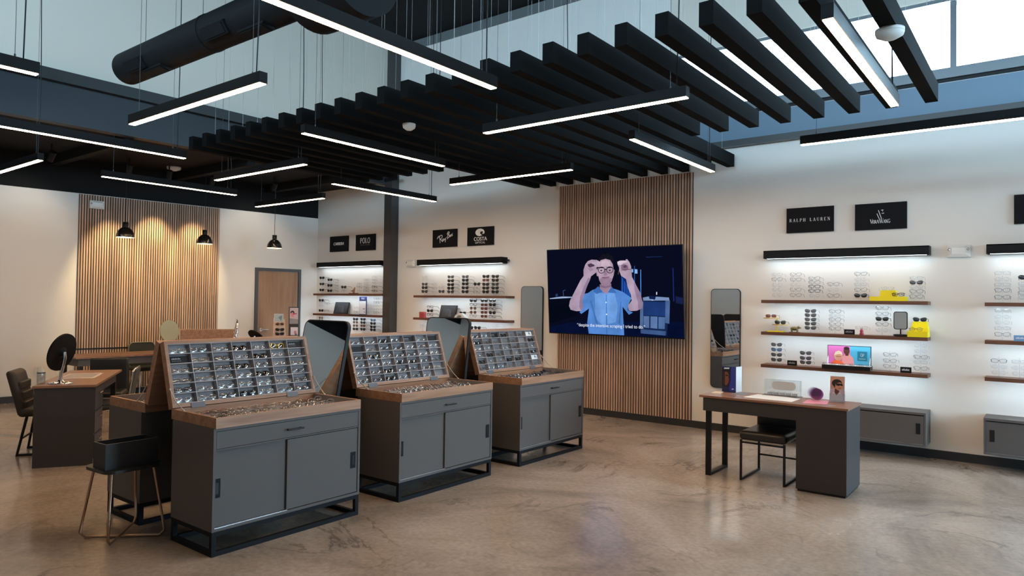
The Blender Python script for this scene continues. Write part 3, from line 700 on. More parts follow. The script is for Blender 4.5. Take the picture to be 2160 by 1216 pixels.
# the man: shirt, arms, neck, head, hands
P += [('#5589d2', [(520, 600), (570, 565), (640, 545), (800, 545), (870, 565), (930, 590), (1030, 660), (1000, 720), (985, 800), (1045, 830), (1000, 855), (925, 760), (935, 900), (948, 1095), (535, 1075), (515, 950), (535, 780), (445, 845), (425, 825), (460, 780), (450, 690), (470, 610)]),
      ('#6fa0e2', [(600, 600), (830, 600), (870, 760), (850, 940), (700, 980), (610, 900)]), ('#4674bd', [(730, 620), (738, 620), (752, 1080), (738, 1080)]), ('#4674bd', [(545, 690), (560, 690), (640, 960), (620, 960)]), ('#4674bd', [(900, 700), (912, 700), (900, 960), (880, 960)]),
      ('#eef3ff', [(727, 703), (738, 703), (738, 717), (727, 717)]), ('#eef3ff', [(734, 842), (746, 842), (746, 857), (734, 857)]),
      ('#a58aa0', [(655, 500), (790, 490), (790, 560), (735, 612), (660, 560)]), ('#8a7088', [(655, 505), (790, 495), (785, 530), (720, 545), (665, 530)]),
      ('#3f6fb8', [(640, 520), (690, 585), (620, 612), (580, 575)]), ('#3f6fb8', [(795, 525), (855, 600), (800, 600), (755, 590)]),
      ('#b09ab0', [(470, 395), (555, 400), (540, 450), (490, 560), (450, 690), (468, 770), (440, 810), (385, 812), (320, 795), (300, 750), (310, 690), (360, 590), (430, 450)]),
      ('#937d9b', [(520, 420), (545, 430), (500, 545), (455, 690), (470, 765), (440, 808), (420, 760), (430, 640), (470, 530)]),
      ('#b39db3', [(960, 430), (1035, 420), (1075, 500), (1130, 600), (1160, 720), (1155, 780), (1090, 808), (1020, 812), (995, 800), (990, 745), (1030, 690), (1020, 620), (985, 540)]),
      ('#957f9d', [(1050, 470), (1075, 500), (1130, 600), (1160, 720), (1155, 780), (1110, 800), (1100, 700), (1060, 560)]),
      ('#0a0a18', ell(720, 235, 92, 95, 20)), ('#15131f', [(630, 320), (632, 240), (640, 190), (668, 165), (690, 138), (722, 150), (748, 132), (770, 155), (800, 172), (815, 215), (818, 320)]),
      ('#b59cb0', [(628, 330), (636, 260), (665, 215), (720, 200), (775, 215), (805, 262), (818, 330), (815, 400), (795, 460), (770, 505), (725, 520), (680, 505), (650, 450), (640, 400)]),
      ('#c8b0c0', [(670, 235), (720, 215), (770, 235), (780, 285), (670, 285)]), ('#9c8098', [(648, 440), (690, 420), (760, 420), (800, 430), (775, 500), (725, 518), (680, 500)]),
      ('#a98ea4', [(612, 335), (630, 330), (640, 405), (622, 400)]), ('#a98ea4', [(814, 325), (828, 330), (818, 395), (808, 400)]),
      ('#8f6f88', [(690, 424), (755, 420), (745, 434), (705, 438)]), ('#7c5870', [(678, 414), (768, 408), (768, 418), (680, 424)]),
      ('#9a7f96', [(712, 320), (728, 320), (742, 395), (700, 398)]), ('#2a2030', [(640, 296), (705, 300), (705, 310), (640, 308)]), ('#2a2030', [(735, 300), (805, 294), (805, 304), (735, 310)]),
      ('#3b2f44', ell(672, 336, 12, 8, 10)), ('#3b2f44', ell(772, 334, 12, 8, 10))]
def ring(c, cx, cy, rx, ry, t=7):
    o = ell(cx, cy, rx, ry, 22); i = ell(cx, cy, rx - t, ry - t, 22)
    return [(c, [o[k], o[(k + 1) % 22], i[(k + 1) % 22], i[k]]) for k in range(22)]
P += ring('#0c0a12', 676, 332, 40, 40) + ring('#0c0a12', 773, 330, 40, 40)
P += [('#0c0a12', [(712, 318), (738, 318), (738, 328), (712, 328)]), ('#0c0a12', [(620, 292), (640, 300), (640, 312), (620, 304)]), ('#0c0a12', [(812, 306), (832, 296), (832, 306), (812, 316)]),
      # left-hand side: fist with curled fingers and thumb
      ('#b39cb2', [(468, 395), (465, 330), (485, 265), (515, 225), (560, 208), (620, 212), (662, 236), (668, 256), (640, 275), (610, 290), (625, 330), (612, 360), (560, 400), (520, 412)]),
      ('#4e3b50', [(512, 262), (560, 250), (596, 262), (590, 285), (540, 300), (520, 288)]), ('#c4aec2', [(556, 236), (640, 226), (666, 246), (650, 268), (600, 272), (562, 256)]), ('#c0a8bd', [(590, 290), (648, 262), (662, 272), (620, 300)]), ('#a088a0', [(510, 300), (560, 302), (585, 330), (540, 345)]),
      # right-hand side: raised fingers
      ('#b59eb3', [(882, 340), (880, 300), (860, 262), (858, 236), (890, 222), (940, 220), (960, 232), (955, 208), (972, 205), (1000, 240), (1020, 290), (1025, 350), (1032, 420), (1000, 440), (960, 436), (905, 400)]),
      ('#d8c4d2', [(858, 236), (890, 222), (960, 222), (975, 240), (930, 252), (905, 272), (872, 270)]), ('#8c6f8a', [(905, 272), (940, 262), (978, 280), (990, 320), (950, 345), (905, 320)]), ('#c2acc0', [(962, 215), (975, 210), (1005, 260), (1015, 310), (1000, 312), (985, 265)]), ('#5d465e', [(925, 285), (962, 272), (970, 295), (940, 310)]),
      ('#6b5048', [(878, 330), (884, 332), (872, 385), (866, 382)]), ('#6b5048', [(905, 330), (1018, 322), (1018, 328), (905, 336)])]
art('picture', P, scr_, em=SCREEN, y0=-0.0168, fmap=tvm, step=0.00002)
st = text('subtitle', '“despite the intensive scraping I tried to do.”', 0.066, emis('subtitle white', (0.86, 0.9, 1.0), SCREEN), scr_, (-0.03, -0.0215, -0.478), sx=0.90)

# ------------------------------------------------------------------ eyewear
CLEARL = thin('clear lens', (0.93, 0.94, 0.95), 0.10, 0.03)
DEMOL = thin('demo lens', (0.88, 0.89, 0.90), 0.13, 0.10)
KIND = {  # code: frame material, lens material, rim radius, shape, category, words
    's': (mat('silver rim', (0.30, 0.30, 0.31), 0.3, 0.8), CLEARL, 0.0009, 'rect', 'eyeglasses', 'thin silver-rimmed eyeglasses'),
    'f': (mat('pale clear rim', (0.45, 0.44, 0.43), 0.3, 0.1), CLEARL, 0.0009, 'round', 'eyeglasses', 'pale thin-rimmed eyeglasses'),
    'b': (mat('black rim', (0.012, 0.012, 0.014), 0.3), CLEARL, 0.0014, 'cat', 'eyeglasses', 'black-rimmed eyeglasses'),
    'k': (mat('black rim', (0.012, 0.012, 0.014), 0.3), CLEARL, 0.0026, 'rect', 'eyeglasses', 'thick black-rimmed eyeglasses'),
    'g': (mat('dark grey rim', (0.03, 0.03, 0.034), 0.3), thin('grey lens', (0.10, 0.105, 0.12), 0.10), 0.0014, 'cat', 'sunglasses', 'grey sunglasses'),
    'd': (mat('black rim', (0.012, 0.012, 0.014), 0.3), thin('black lens', (0.025, 0.025, 0.028), 0.08), 0.0024, 'cat', 'sunglasses', 'black sunglasses'),
    'u': (mat('blue rim', (0.03, 0.06, 0.13), 0.3), thin('blue lens', (0.10, 0.20, 0.36), 0.10), 0.0016, 'cat', 'sunglasses', 'blue sunglasses'),
    'o': (mat('brown rim', (0.10, 0.045, 0.02), 0.3), thin('brown lens', (0.22, 0.10, 0.05), 0.10), 0.0014, 'round', 'sunglasses', 'brown-lensed sunglasses'),
    'r': (mat('dark red rim', (0.09, 0.02, 0.015), 0.3), thin('red lens', (0.24, 0.06, 0.04), 0.12), 0.0018, 'rect', 'sunglasses', 'red-lensed sunglasses'),
    'y': (mat('gold rim', (0.65, 0.42, 0.05), 0.25, 0.7), thin('dark gold lens', (0.12, 0.08, 0.02), 0.18), 0.003, 'cat', 'sunglasses', 'gold-framed sunglasses'),
    'w': (mat('silver rim', (0.30, 0.30, 0.31), 0.3, 0.8), DEMOL, 0.0012, 'rect', 'eyeglasses', 'clear-lensed eyeglasses'),
    'x': (mat('black rim', (0.012, 0.012, 0.014), 0.3), DEMOL, 0.0018, 'rect', 'eyeglasses', 'dark-rimmed eyeglasses'),
    'z': (mat('black rim', (0.012, 0.012, 0.014), 0.3), thin('glossy dark lens', (0.04, 0.04, 0.045), 0.16, 0.1), 0.0026, 'round', 'sunglasses', 'dark glossy sunglasses'),
    'n': (mat('tortoise rim', (0.10, 0.05, 0.03), 0.3), DEMOL, 0.0016, 'round', 'eyeglasses', 'brown-rimmed eyeglasses'),
}
def rim(shape, sg, n=16):
    out = []
    for i in range(n):
        t = 2 * PI * i / n; c_, s_ = math.cos(t), math.sin(t)
        e = {'rect': 0.5, 'round': 1.0, 'cat': 0.68}[shape]
        hw, hh = {'rect': (0.027, 0.0175), 'round': (0.0245, 0.0215), 'cat': (0.028, 0.0205)}[shape]
        x = hw * math.copysign(abs(c_) ** e, c_); z = hh * math.copysign(abs(s_) ** e, s_)
        if shape == 'cat': x *= 1 + 0.10 * z / hh; z += 0.004 * (x / hw) * (1 if z > 0 else 0.3)
        out.append((sg * (x + 0.034), z))
    return out
GC = {}
def gl(code, folded):
    """dict of shared meshes for one kind of glasses; front in xz, facing -y"""
    if (code, folded) in GC: return GC[(code, folded)]
    fm, lm, r, sh, _, _ = KIND[code]; D = {}
    mb = MB()
    for sg in (-1, 1): mb.tube([(x, 0, z) for x, z in rim(sh, sg)], r, 4, True)
    mb.tube([(-0.0085, 0, 0.006), (0, -0.001, 0.0085), (0.0085, 0, 0.006)], r * 1.1, 4)
    for sg in (-1, 1): mb.tube([(sg * 0.061, 0, 0.008), (sg * 0.069, 0.002, 0.009)], r * 1.3, 4)
    D['front'] = mb
    for sg, kk in ((-1, 'lensL'), (1, 'lensR')):
        R_ = rim(sh, sg); cx_ = sg * 0.034; vs = [(x, 0.0005, z) for x, z in R_] + [(cx_ + (x - cx_) * 0.55, -0.0022, z * 0.55) for x, z in R_] + [(cx_, -0.0032, 0)]
        fs = [(i, (i + 1) % 16, 16 + (i + 1) % 16, 16 + i) for i in range(16)] + [(16 + i, 16 + (i + 1) % 16, 32) for i in range(16)]
        D[kk] = MB().add(vs, fs if sg > 0 else [f[::-1] for f in fs], True)
    rt = max(r, 0.0011)
    if folded:
        D['templeL'] = MB().tube([(-0.069, 0.002, 0.009), (-0.066, 0.009, 0.007), (0.02, 0.012, 0.003), (0.045, 0.014, -0.004), (0.06, 0.014, -0.014)], rt, 4)
        D['templeR'] = MB().tube([(0.069, 0.002, 0.009), (0.066, 0.014, 0.007), (-0.02, 0.017, 0.003), (-0.045, 0.018, -0.004), (-0.06, 0.018, -0.014)], rt, 4)
    else:
        for sg, k in ((-1, 'templeL'), (1, 'templeR')):
            D[k] = MB().tube([(sg * 0.069, 0.002, 0.009), (sg * 0.070, 0.05, 0.008), (sg * 0.068, 0.095, 0.005), (sg * 0.066, 0.115, -0.006), (sg * 0.064, 0.132, -0.024)], rt, 4)
    allm = MB()
    for k in ('front', 'templeL', 'templeR'): allm.mat(0); allm.add(D[k].v, D[k].f, True)
    for k in ('lensL', 'lensR'): allm.mat(1); allm.add(D[k].v, D[k].f, True)
    out = {k: v.mesh('glasses_' + k, lm if 'lens' in k else fm) for k, v in D.items()}
    out['all'] = allm.mesh('glasses', [fm, lm]); GC[(code, folded)] = out
    return out
NG = [0]
def glasses(code, mw, label, group, folded=False, parts=True):
    D = gl(code, folded); cat = KIND[code][4]; NG[0] += 1
    if not parts: return link(bpy.data.objects.new(cat, D['all']), None, None, None, label, cat, group, None, mw)
    t = thing(cat, label, cat, group=group, mw=mw)
    for nm, k in (('frame_front', 'front'), ('lens', 'lensL'), ('lens', 'lensR'), ('temple', 'templeL'), ('temple', 'templeR')):
        link(bpy.data.objects.new(nm, D[k]), t)
    return t

WALLG = {
'R1':[(-2.629, '2.003s 1.946b 1.876f 1.820f 1.754f'), (-2.411, '2.000b 1.940b 1.879f 1.820b 1.755b'), (-2.2, '1.951b 1.904b 1.856k 1.805k 1.750f'), (-1.993, '1.884b 1.820f 1.751b'), (-1.706, '1.999b 1.934f 1.881s 1.818b 1.754d'), (-1.158, '1.945s 1.897g 1.850f 1.801b 1.745b')],
'R2':[(-2.242, '1.569g 1.520g 1.469g 1.421g 1.372g'), (-1.974, '1.569b 1.518s 1.474b 1.422b 1.372b'), (-1.488, '1.616b 1.552b 1.495d 1.435b 1.371f')],
'R3':[(-2.629, '1.156g 1.096u 1.034g 0.974g'), (-2.294, '1.073g 1.013g 0.963g'), (-1.411, '1.105b 1.036b 0.976b'), (-1.116, '1.217f 1.158f 1.095b 1.038s 0.974b')],
'E1':[(-0.396, '1.989s 1.925f 1.871s 1.814b 1.743b'), (-0.199, '1.943d 1.881s 1.837s 1.788b 1.741s')],
'E2':[(-0.396, '1.609s 1.543f 1.488f 1.429s 1.367b')],
'E3':[(-0.425, '1.097b 1.037f 0.979f'), (-0.256, '1.098s 1.036f 0.979f')],
'M1':[(-8.589, '2.040f 1.986f 1.915g 1.856d 1.789g'), (-8.356, '1.914f 1.850s 1.781f'), (-8.188, '1.861f 1.790g'), (-7.979, '2.035g 1.970d 1.904d 1.844d 1.785g'), (-7.654, '2.034g 1.977d 1.916d 1.851d 1.787d'), (-7.398, '1.912d 1.846b 1.786b'), (-7.212, '2.034d 1.974r 1.908d 1.846d 1.786d'), (-7.017, '2.032d 1.972d 1.907g 1.846d 1.786d')],
'M2':[(-8.451, '1.524k 1.459d 1.395k'), (-7.699, '1.432d'), (-7.473, '1.643d 1.579k 1.518o 1.452o 1.391b'), (-7.239, '1.645d 1.577r 1.516r 1.454r 1.391r'), (-7.068, '1.647g 1.579d 1.514k 1.452d 1.390k')],
'M3':[(-8.626, '1.192s'), (-8.445, '1.187b'), (-7.537, '1.197d'), (-7.376, '1.201d'), (-6.999, '1.248f')],
'L1':[(-11.443, '2.055d 2.003f 1.933d 1.814d'), (-11.19, '2.015d 1.955f 1.903d 1.852f 1.800d'), (-10.978, '2.010s 1.956f 1.900s 1.852f 1.801f'), (-10.764, '1.870d 1.806s'), (-10.312, '1.931s 1.872b 1.801f'), (-10.117, '2.003s 1.948f 1.899s 1.850b 1.799b'), (-9.887, '2.055f 1.998s 1.941f 1.871k 1.799k')],
'L2':[(-11.452, '1.609d 1.557f 1.505f 1.407d'), (-11.268, '1.548b 1.410f'), (-10.372, '1.476s 1.393b'), (-10.11, '1.529f 1.463f 1.398s'), (-9.828, '1.651s 1.586b 1.516s 1.457s 1.398b')],
'L3':[(-11.448, '1.262o 1.204g'), (-10.795, '1.138b 1.087b'), (-10.402, '1.262d 1.205o 1.141o 1.078d'), (-10.189, '1.265d 1.205d 1.145r 1.080d'), (-9.907, '1.256u 1.197d 1.133d 1.079d')],
}
SHZ = {'R': (1.689, 1.305, 0.912), 'E': (1.683, 1.300, 0.925), 'M': (1.716, 1.331, 0.94), 'L': (1.738, 1.345, 0.95)}
for key, cols in WALLG.items():
    bay, row = key[0], int(key[1]) - 1
    for ci, (x, txt) in enumerate(cols):
        items = txt.split(); top = float(items[0][:-1])
        place = '%s shelf %s' % (rows[row], BAYW[bay])
        t = thing('display_rod', 'clear acrylic rod, %s from the left, %s' % (ORD[ci + 1], place), 'display rod', (x, 8.636, SHZ[bay][row]), 0, 'acrylic eyewear rods')
        obj('rod', MB().cyl((0, 0, 0.004), (0, 0, top - SHZ[bay][row] + 0.03), 0.004, 6), ACRYL, t)
        obj('foot', MB().box(-0.02, 0.02, -0.02, 0.02, 0, 0.004), ACRYL, t)
        for k, it in enumerate(items):
            z, code = float(it[:-1]), it[-1]
            yawj = random.uniform(-0.06, 0.06)
            lab = '%s, %s from top, %s column, %s' % (KIND[code][5], ORD[k + 1], ORD[ci + 1], place)
            glasses(code, Matrix.Translation((x, 8.631, z - 0.006)) @ Matrix.Rotation(yawj, 4, 'Z') @ Matrix.Scale(1.0 if bay in 'RE' else 1.14, 4), lab, 'eyewear on the rods, ' + BAYW[bay], parts=bay in 'RE')

# ------------------------------------------------------------------ display islands (cabinet + tray + hinged lid), back to back
TH = math.radians(18.5)
def island(loc, rot, label):
    t = thing('display_cabinet', label, 'display cabinet', loc, rot, 'grey eyewear display cabinets')
    W_ = 0.585
    # carcass with open front
    mb = MB().box(0.225, 0.745, -W_, -W_ + 0.018, 0.155, 0.80).box(0.225, 0.745, W_ - 0.018, W_, 0.155, 0.80)
    mb.box(0.225, 0.745, -W_ + 0.018, W_ - 0.018, 0.782, 0.80).box(0.225, 0.745, -W_ + 0.018, W_ - 0.018, 0.155, 0.173).box(0.225, 0.70, -W_ + 0.018, W_ - 0.018, 0.173, 0.782)
    mb.box(0.70, 0.742, -W_ + 0.018, W_ - 0.018, 0.660, 0.668)
    obj('body', mb, CAB, t)
    dr = obj('drawer', bx(0.70, 0.743, -W_ + 0.021, W_ - 0.021, 0.671, 0.779), CAB, t)
    hb = MB().cyl((0.768, -0.065, 0.727), (0.768, 0.065, 0.727), 0.006, 8).cyl((0.743, -0.05, 0.727), (0.768, -0.05, 0.727), 0.005, 8).cyl((0.743, 0.05, 0.727), (0.768, 0.05, 0.727), 0.005, 8)
    obj('handle', hb, BLK, dr)
    for a, b, xf, hy in ((-W_ + 0.019, -0.035, 0.722, -0.545), (-0.045, W_ - 0.019, 0.738, 0.525)):
        dd = obj('sliding_door', bx(xf - 0.014, xf, a, b, 0.178, 0.655), CAB, t)
        obj('recessed_pull', MB().box(xf, xf + 0.003, hy - 0.023, hy + 0.023, 0.36, 0.48), CABF, dd)
        obj('pull_slot', MB().box(xf + 0.003, xf + 0.0045, hy - 0.009, hy + 0.009, 0.385, 0.455), BLK, dd)
    obj('track_strip', bx(0.722, 0.742, -W_ + 0.02, -0.04, 0.173, 0.177), mat('pale metal', (0.5, 0.5, 0.52), 0.3, 0.8), t)
    fr = MB()
    for x in (0.228, 0.712):
        for y in (-W_ + 0.003, W_ - 0.033): fr.box(x, x + 0.03, y, y + 0.03, 0.03, 0.125)
    for z in (0, 0.125):
        for x in (0.228, 0.712): fr.box(x, x + 0.03, -W_ + 0.003, W_ - 0.003, z, z + 0.03)
        for y in (-W_ + 0.003, W_ - 0.033): fr.box(0.258, 0.712, y, y + 0.03, z, z + 0.03)
    obj('base_frame', fr, CABF, t)
    T = 0.577; tr = MB()
    tr.box(0.737, 0.755, -T, T, 0.801, 0.868).box(0.19, 0.737, -T, -T + 0.018, 0.801, 0.868).box(0.19, 0.737, T - 0.018, T, 0.801, 0.868).box(0.19, 0.205, -T + 0.018, T - 0.018, 0.801, 0.868)
    tray = obj('tray', tr, TRAYW, t)
    obj('tray_lining', MB().box(0.205, 0.737, -T + 0.018, T - 0.018, 0.801, 0.812).box(0.733, 0.737, -T + 0.018, T - 0.018, 0.812, 0.866).box(0.205, 0.737, -T + 0.018, -T + 0.021, 0.812, 0.866).box(0.205, 0.737, T - 0.021, T - 0.018, 0.812, 0.866), LINE, tray)
    # lid: local x = normal, y = width, z = up the slope
    lid = MB(); H_ = 0.468; TT = 0.056
    lid.box(-TT, 0, -T, -T + 0.022, 0, H_).box(-TT, 0, T - 0.022, T, 0, H_).box(-TT, 0, -T + 0.022, T - 0.022, 0, 0.026).box(-TT, 0, -T + 0.022, T - 0.022, H_ - 0.02, H_).box(-TT, -TT + 0.008, -T + 0.022, T - 0.022, 0.026, H_ - 0.02)
    lo = obj('lid', lid, TRAYW, t, loc=(0.205, 0, 0.874), rot=(0, -TH, 0))
    obj('lid_lining', bx(-TT + 0.008, -TT + 0.011, -T + 0.022, T - 0.022, 0.026, H_ - 0.02), LINE, lo)
    for k in range(7):
        v = 0.026 + (H_ - 0.046 - 0.004) * k / 6; obj('shelf_divider', bx(-TT + 0.011, -0.004, -T + 0.022, T - 0.022, v, v + 0.004), DIV, lo)
    for k in range(8):
        u = -T + 0.022 + (2 * T - 0.044 - 0.004) * k / 7
        obj('upright_divider', bx(-TT + 0.011, -0.006, u, u + 0.004, 0.030, H_ - 0.024), DIV, lo)
    for y in (-0.40, 0.36): obj('hinge', MB().box(-0.002, 0.004, y - 0.05, y + 0.05, -0.012, 0.024), HINGE, lo)
    V = Vector((-math.sin(TH), 0, math.cos(TH))); o_ = Vector((0.205, 0, 0.874))
    for sg in (-1, 1):
        p = o_ + V * 0.13 + Vector((0.004, sg * (T + 0.004), 0)); q = Vector((0.33, sg * (T - 0.01), 0.87)); md = (p + q) / 2 + Vector((0, sg * 0.004, -0.012))
        obj('stay_cord', MB().tube([p, md, q], 0.0035, 5).sphere(tuple(p), 0.008, n=8, m=5).sphere(tuple(q), 0.008, n=8, m=5), mat('pale cord', (0.45, 0.40, 0.33), 0.5), t)
    return t
YC = [2.915, 4.490, 6.095]
NAMES = ['nearest', 'middle', 'farthest']
for k, y in enumerate(YC):
    island((-4.885, y, 0), 0, '%s of the three front-facing grey display cabinets with open lids' % NAMES[k])
    island((-4.885, y, 0), PI, 'back-to-back grey display cabinet behind the %s front one' % NAMES[k])
LIDROWS = [
    ['wxwzwyC', 'Dwxwzwx', 'wxxznww', 'wwwwzxx', 'xwwwfwx', 'wfxzwwx'],
    ['wwzxDwE', 'Ewxxwxw', 'xzwxxww', 'wwwzzxx', 'wwzxxnw', 'xxzwxw-'],
    ['xwDzwxP', 'zxwwx-z', 'wwwwxww', 'wzxwwxz', 'zwwzzwP', 'xwwwwfw'],
]
def lid_point(k, u, v, n):
    return Vector((-4.885 + 0.205 + math.cos(TH) * n - math.sin(TH) * v, YC[k] + u, 0.874 + math.sin(TH) * n + math.cos(TH) * v))
def lid_matrix(p):
    c_, s_ = math.cos(TH), math.sin(TH)
    return Matrix(((0, -c_, -s_, p.x), (1, 0, 0, p.y), (0, -s_, c_, p.z), (0, 0, 0, 1)))
CARDB = mat('black card', (0.006, 0.006, 0.008), 0.5, spec=0.2)
for k in range(3):
    cw = (2 * 0.555 - 0.004) / 7; rh = (0.468 - 0.046 - 0.004) / 6
    for r_ in range(6):
        for c_ in range(7):
            code = LIDROWS[k][r_][c_]
            if code == '-': continue
            u = -0.555 + cw * (c_ + 0.5) + 0.002; v = 0.026 + rh * (5 - r_) + 0.004
            where = '%s row, %s cell, of the %s front lid' % (ORD[r_ + 1], ORD[c_ + 1], NAMES[k])
            if code in 'CDEP':
                m_ = PAPER if code == 'P' else CARDB
                t = thing('name_card', ('white' if code == 'P' else 'black') + ' name card in the ' + where, 'card', group='name cards in the lids', mw=lid_matrix(lid_point(k, u, v, -0.03)))
                obj('card', bx(-0.068, 0.068, 0, 0.004, 0.0, 0.055), m_, t)
                if code == 'P':
                    art('printed_figure', [('#202022', [(0.015, 0.02), (0.03, 0.024), (0.032, 0.045), (0.018, 0.05), (0.012, 0.035)]), ('#202022', [(0.038, 0.02), (0.05, 0.02), (0.046, 0.04)])], t)
                elif code in 'CD':
                    mbx = MB(); xx = -0.05
                    for q in range(7): mbx.box(xx, xx + 0.005, -0.0006, 0, 0.032, 0.040 + (q % 2) * 0.003); xx += 0.009
                    for q in range(6): mbx.box(-0.048 + q * 0.011, -0.042 + q * 0.011, -0.0006, 0, 0.020, 0.0225)
                    obj('faint_lettering', mbx, INKG, t)
                continue
            jit = random.uniform(-0.012, 0.006)
            p = lid_point(k, u + jit, v + 0.0225, -0.022)
            M_ = lid_matrix(p) @ Matrix.Rotation(random.uniform(-0.12, 0.12), 4, 'Z') @ Matrix.Rotation(random.uniform(-0.25, 0.05), 4, 'X')
            glasses(code, M_, '%s in the %s' % (KIND[code][5], where), 'eyewear in the upright lids', True, parts=(k == 0))
# loose pairs lying in the trays
for k in range(3):
    for r_ in range(2):
        for c_ in range(9):
            x = -4.885 + (0.36, 0.52)[r_] + random.uniform(-0.02, 0.02); y = YC[k] - 0.44 + c_ * 0.113 + random.uniform(-0.008, 0.008)
            a = math.radians(random.uniform(38, 58)); code = random.choice('nnswxnw' if k < 2 else 'xzxksn')
            cc, ss = math.cos(a), math.sin(a)
            M_ = Matrix(((0, -cc, -ss, x), (1, 0, 0, y), (0, -ss, cc, 0.842), (0, 0, 0, 1))) @ Matrix.Rotation(random.uniform(-0.25, 0.25), 4, 'Y')
            lab = '%s lying in the %s front tray, %s row, %s from the left' % (KIND[code][5], NAMES[k], ('rear', 'front')[r_], ORD[c_ + 1])
            glasses(code, M_, lab, 'eyewear lying in the trays', True, parts=(k == 0))
for c_ in range(3):
    M_ = Matrix.Translation((-5.40 - 0.03 * c_, 2.44 + c_ * 0.12, 0.832)) @ Matrix.Rotation(2.2, 4, 'Z') @ Matrix.Rotation(-0.8, 4, 'X')
    glasses('x', M_, 'dark-rimmed eyeglasses in the tray behind the nearest lid, %s from its end' % ORD[c_ + 1], 'eyewear lying in the trays', True, parts=False)

# leaning floor mirrors in the gaps between the cabinets
def floor_mirror(yc, label, tilt):
    t = thing('floor_mirror', label, 'mirror', (-4.93, yc, 0.0), 0, 'tilted mirrors between the cabinets')
    m_ = Matrix.Translation((0, -0.06, 0.52)) @ Matrix.Rotation(math.radians(-tilt), 4, 'X')
    obj('frame', MB().prism(rrect(-0.30, 0.30, 0, 0.94, 0.07, 8), 0.0, 0.03), BLK, t, mw=m_)
    p = rrect(-0.289, 0.289, 0.011, 0.929, 0.06, 8)
    obj('glass', MB().add([(x, -0.001, z) for x, z in p], [tuple(range(len(p)))]), MIRROR, t, mw=m_)
    obj('post', MB().cyl((0, 0.05, 0.02), (0, 0.05, 0.72), 0.016, 10), BLK, t)
    obj('foot', MB().box(-0.22, 0.22, -0.10, 0.12, 0, 0.02), BLK, t)
    return t
floor_mirror(3.66, 'rounded tilted mirror between the nearest and middle cabinets', 11)
floor_mirror(5.25, 'rounded tilted mirror between the middle and farthest cabinets', 7)

# ------------------------------------------------------------------ right desk, its chair and things on it
dk = thing('desk', 'walnut-topped desk with one dark pedestal, on the right', 'desk', (-2.67, 6.40, 0))
obj('desk_top', bx(0, 1.312, 0, 0.53, 0.738, 0.757), DESKW, dk)
obj('apron', MB().box(0.035, 0.89, 0.012, 0.03, 0.613, 0.738).box(0.035, 0.053, 0.03, 0.518, 0.613, 0.738).box(0.035, 0.89, 0.50, 0.518, 0.66, 0.738), CABD, dk)
obj('pedestal', bx(0.89, 1.30, 0.008, 0.522, 0.02, 0.738), CABD, dk)
obj('plinth', bx(0.90, 1.29, 0.02, 0.51, 0, 0.02), BLK, dk)
obj('leg', MB().box(0.055, 0.105, 0.03, 0.055, 0, 0.613), BLK, dk)
obj('leg', MB().box(0.055, 0.105, 0.455, 0.48, 0, 0.613), BLK, dk)
obj('sled_bar', MB().box(0.055, 0.105, 0.055, 0.455, 0, 0.025), BLK, dk)

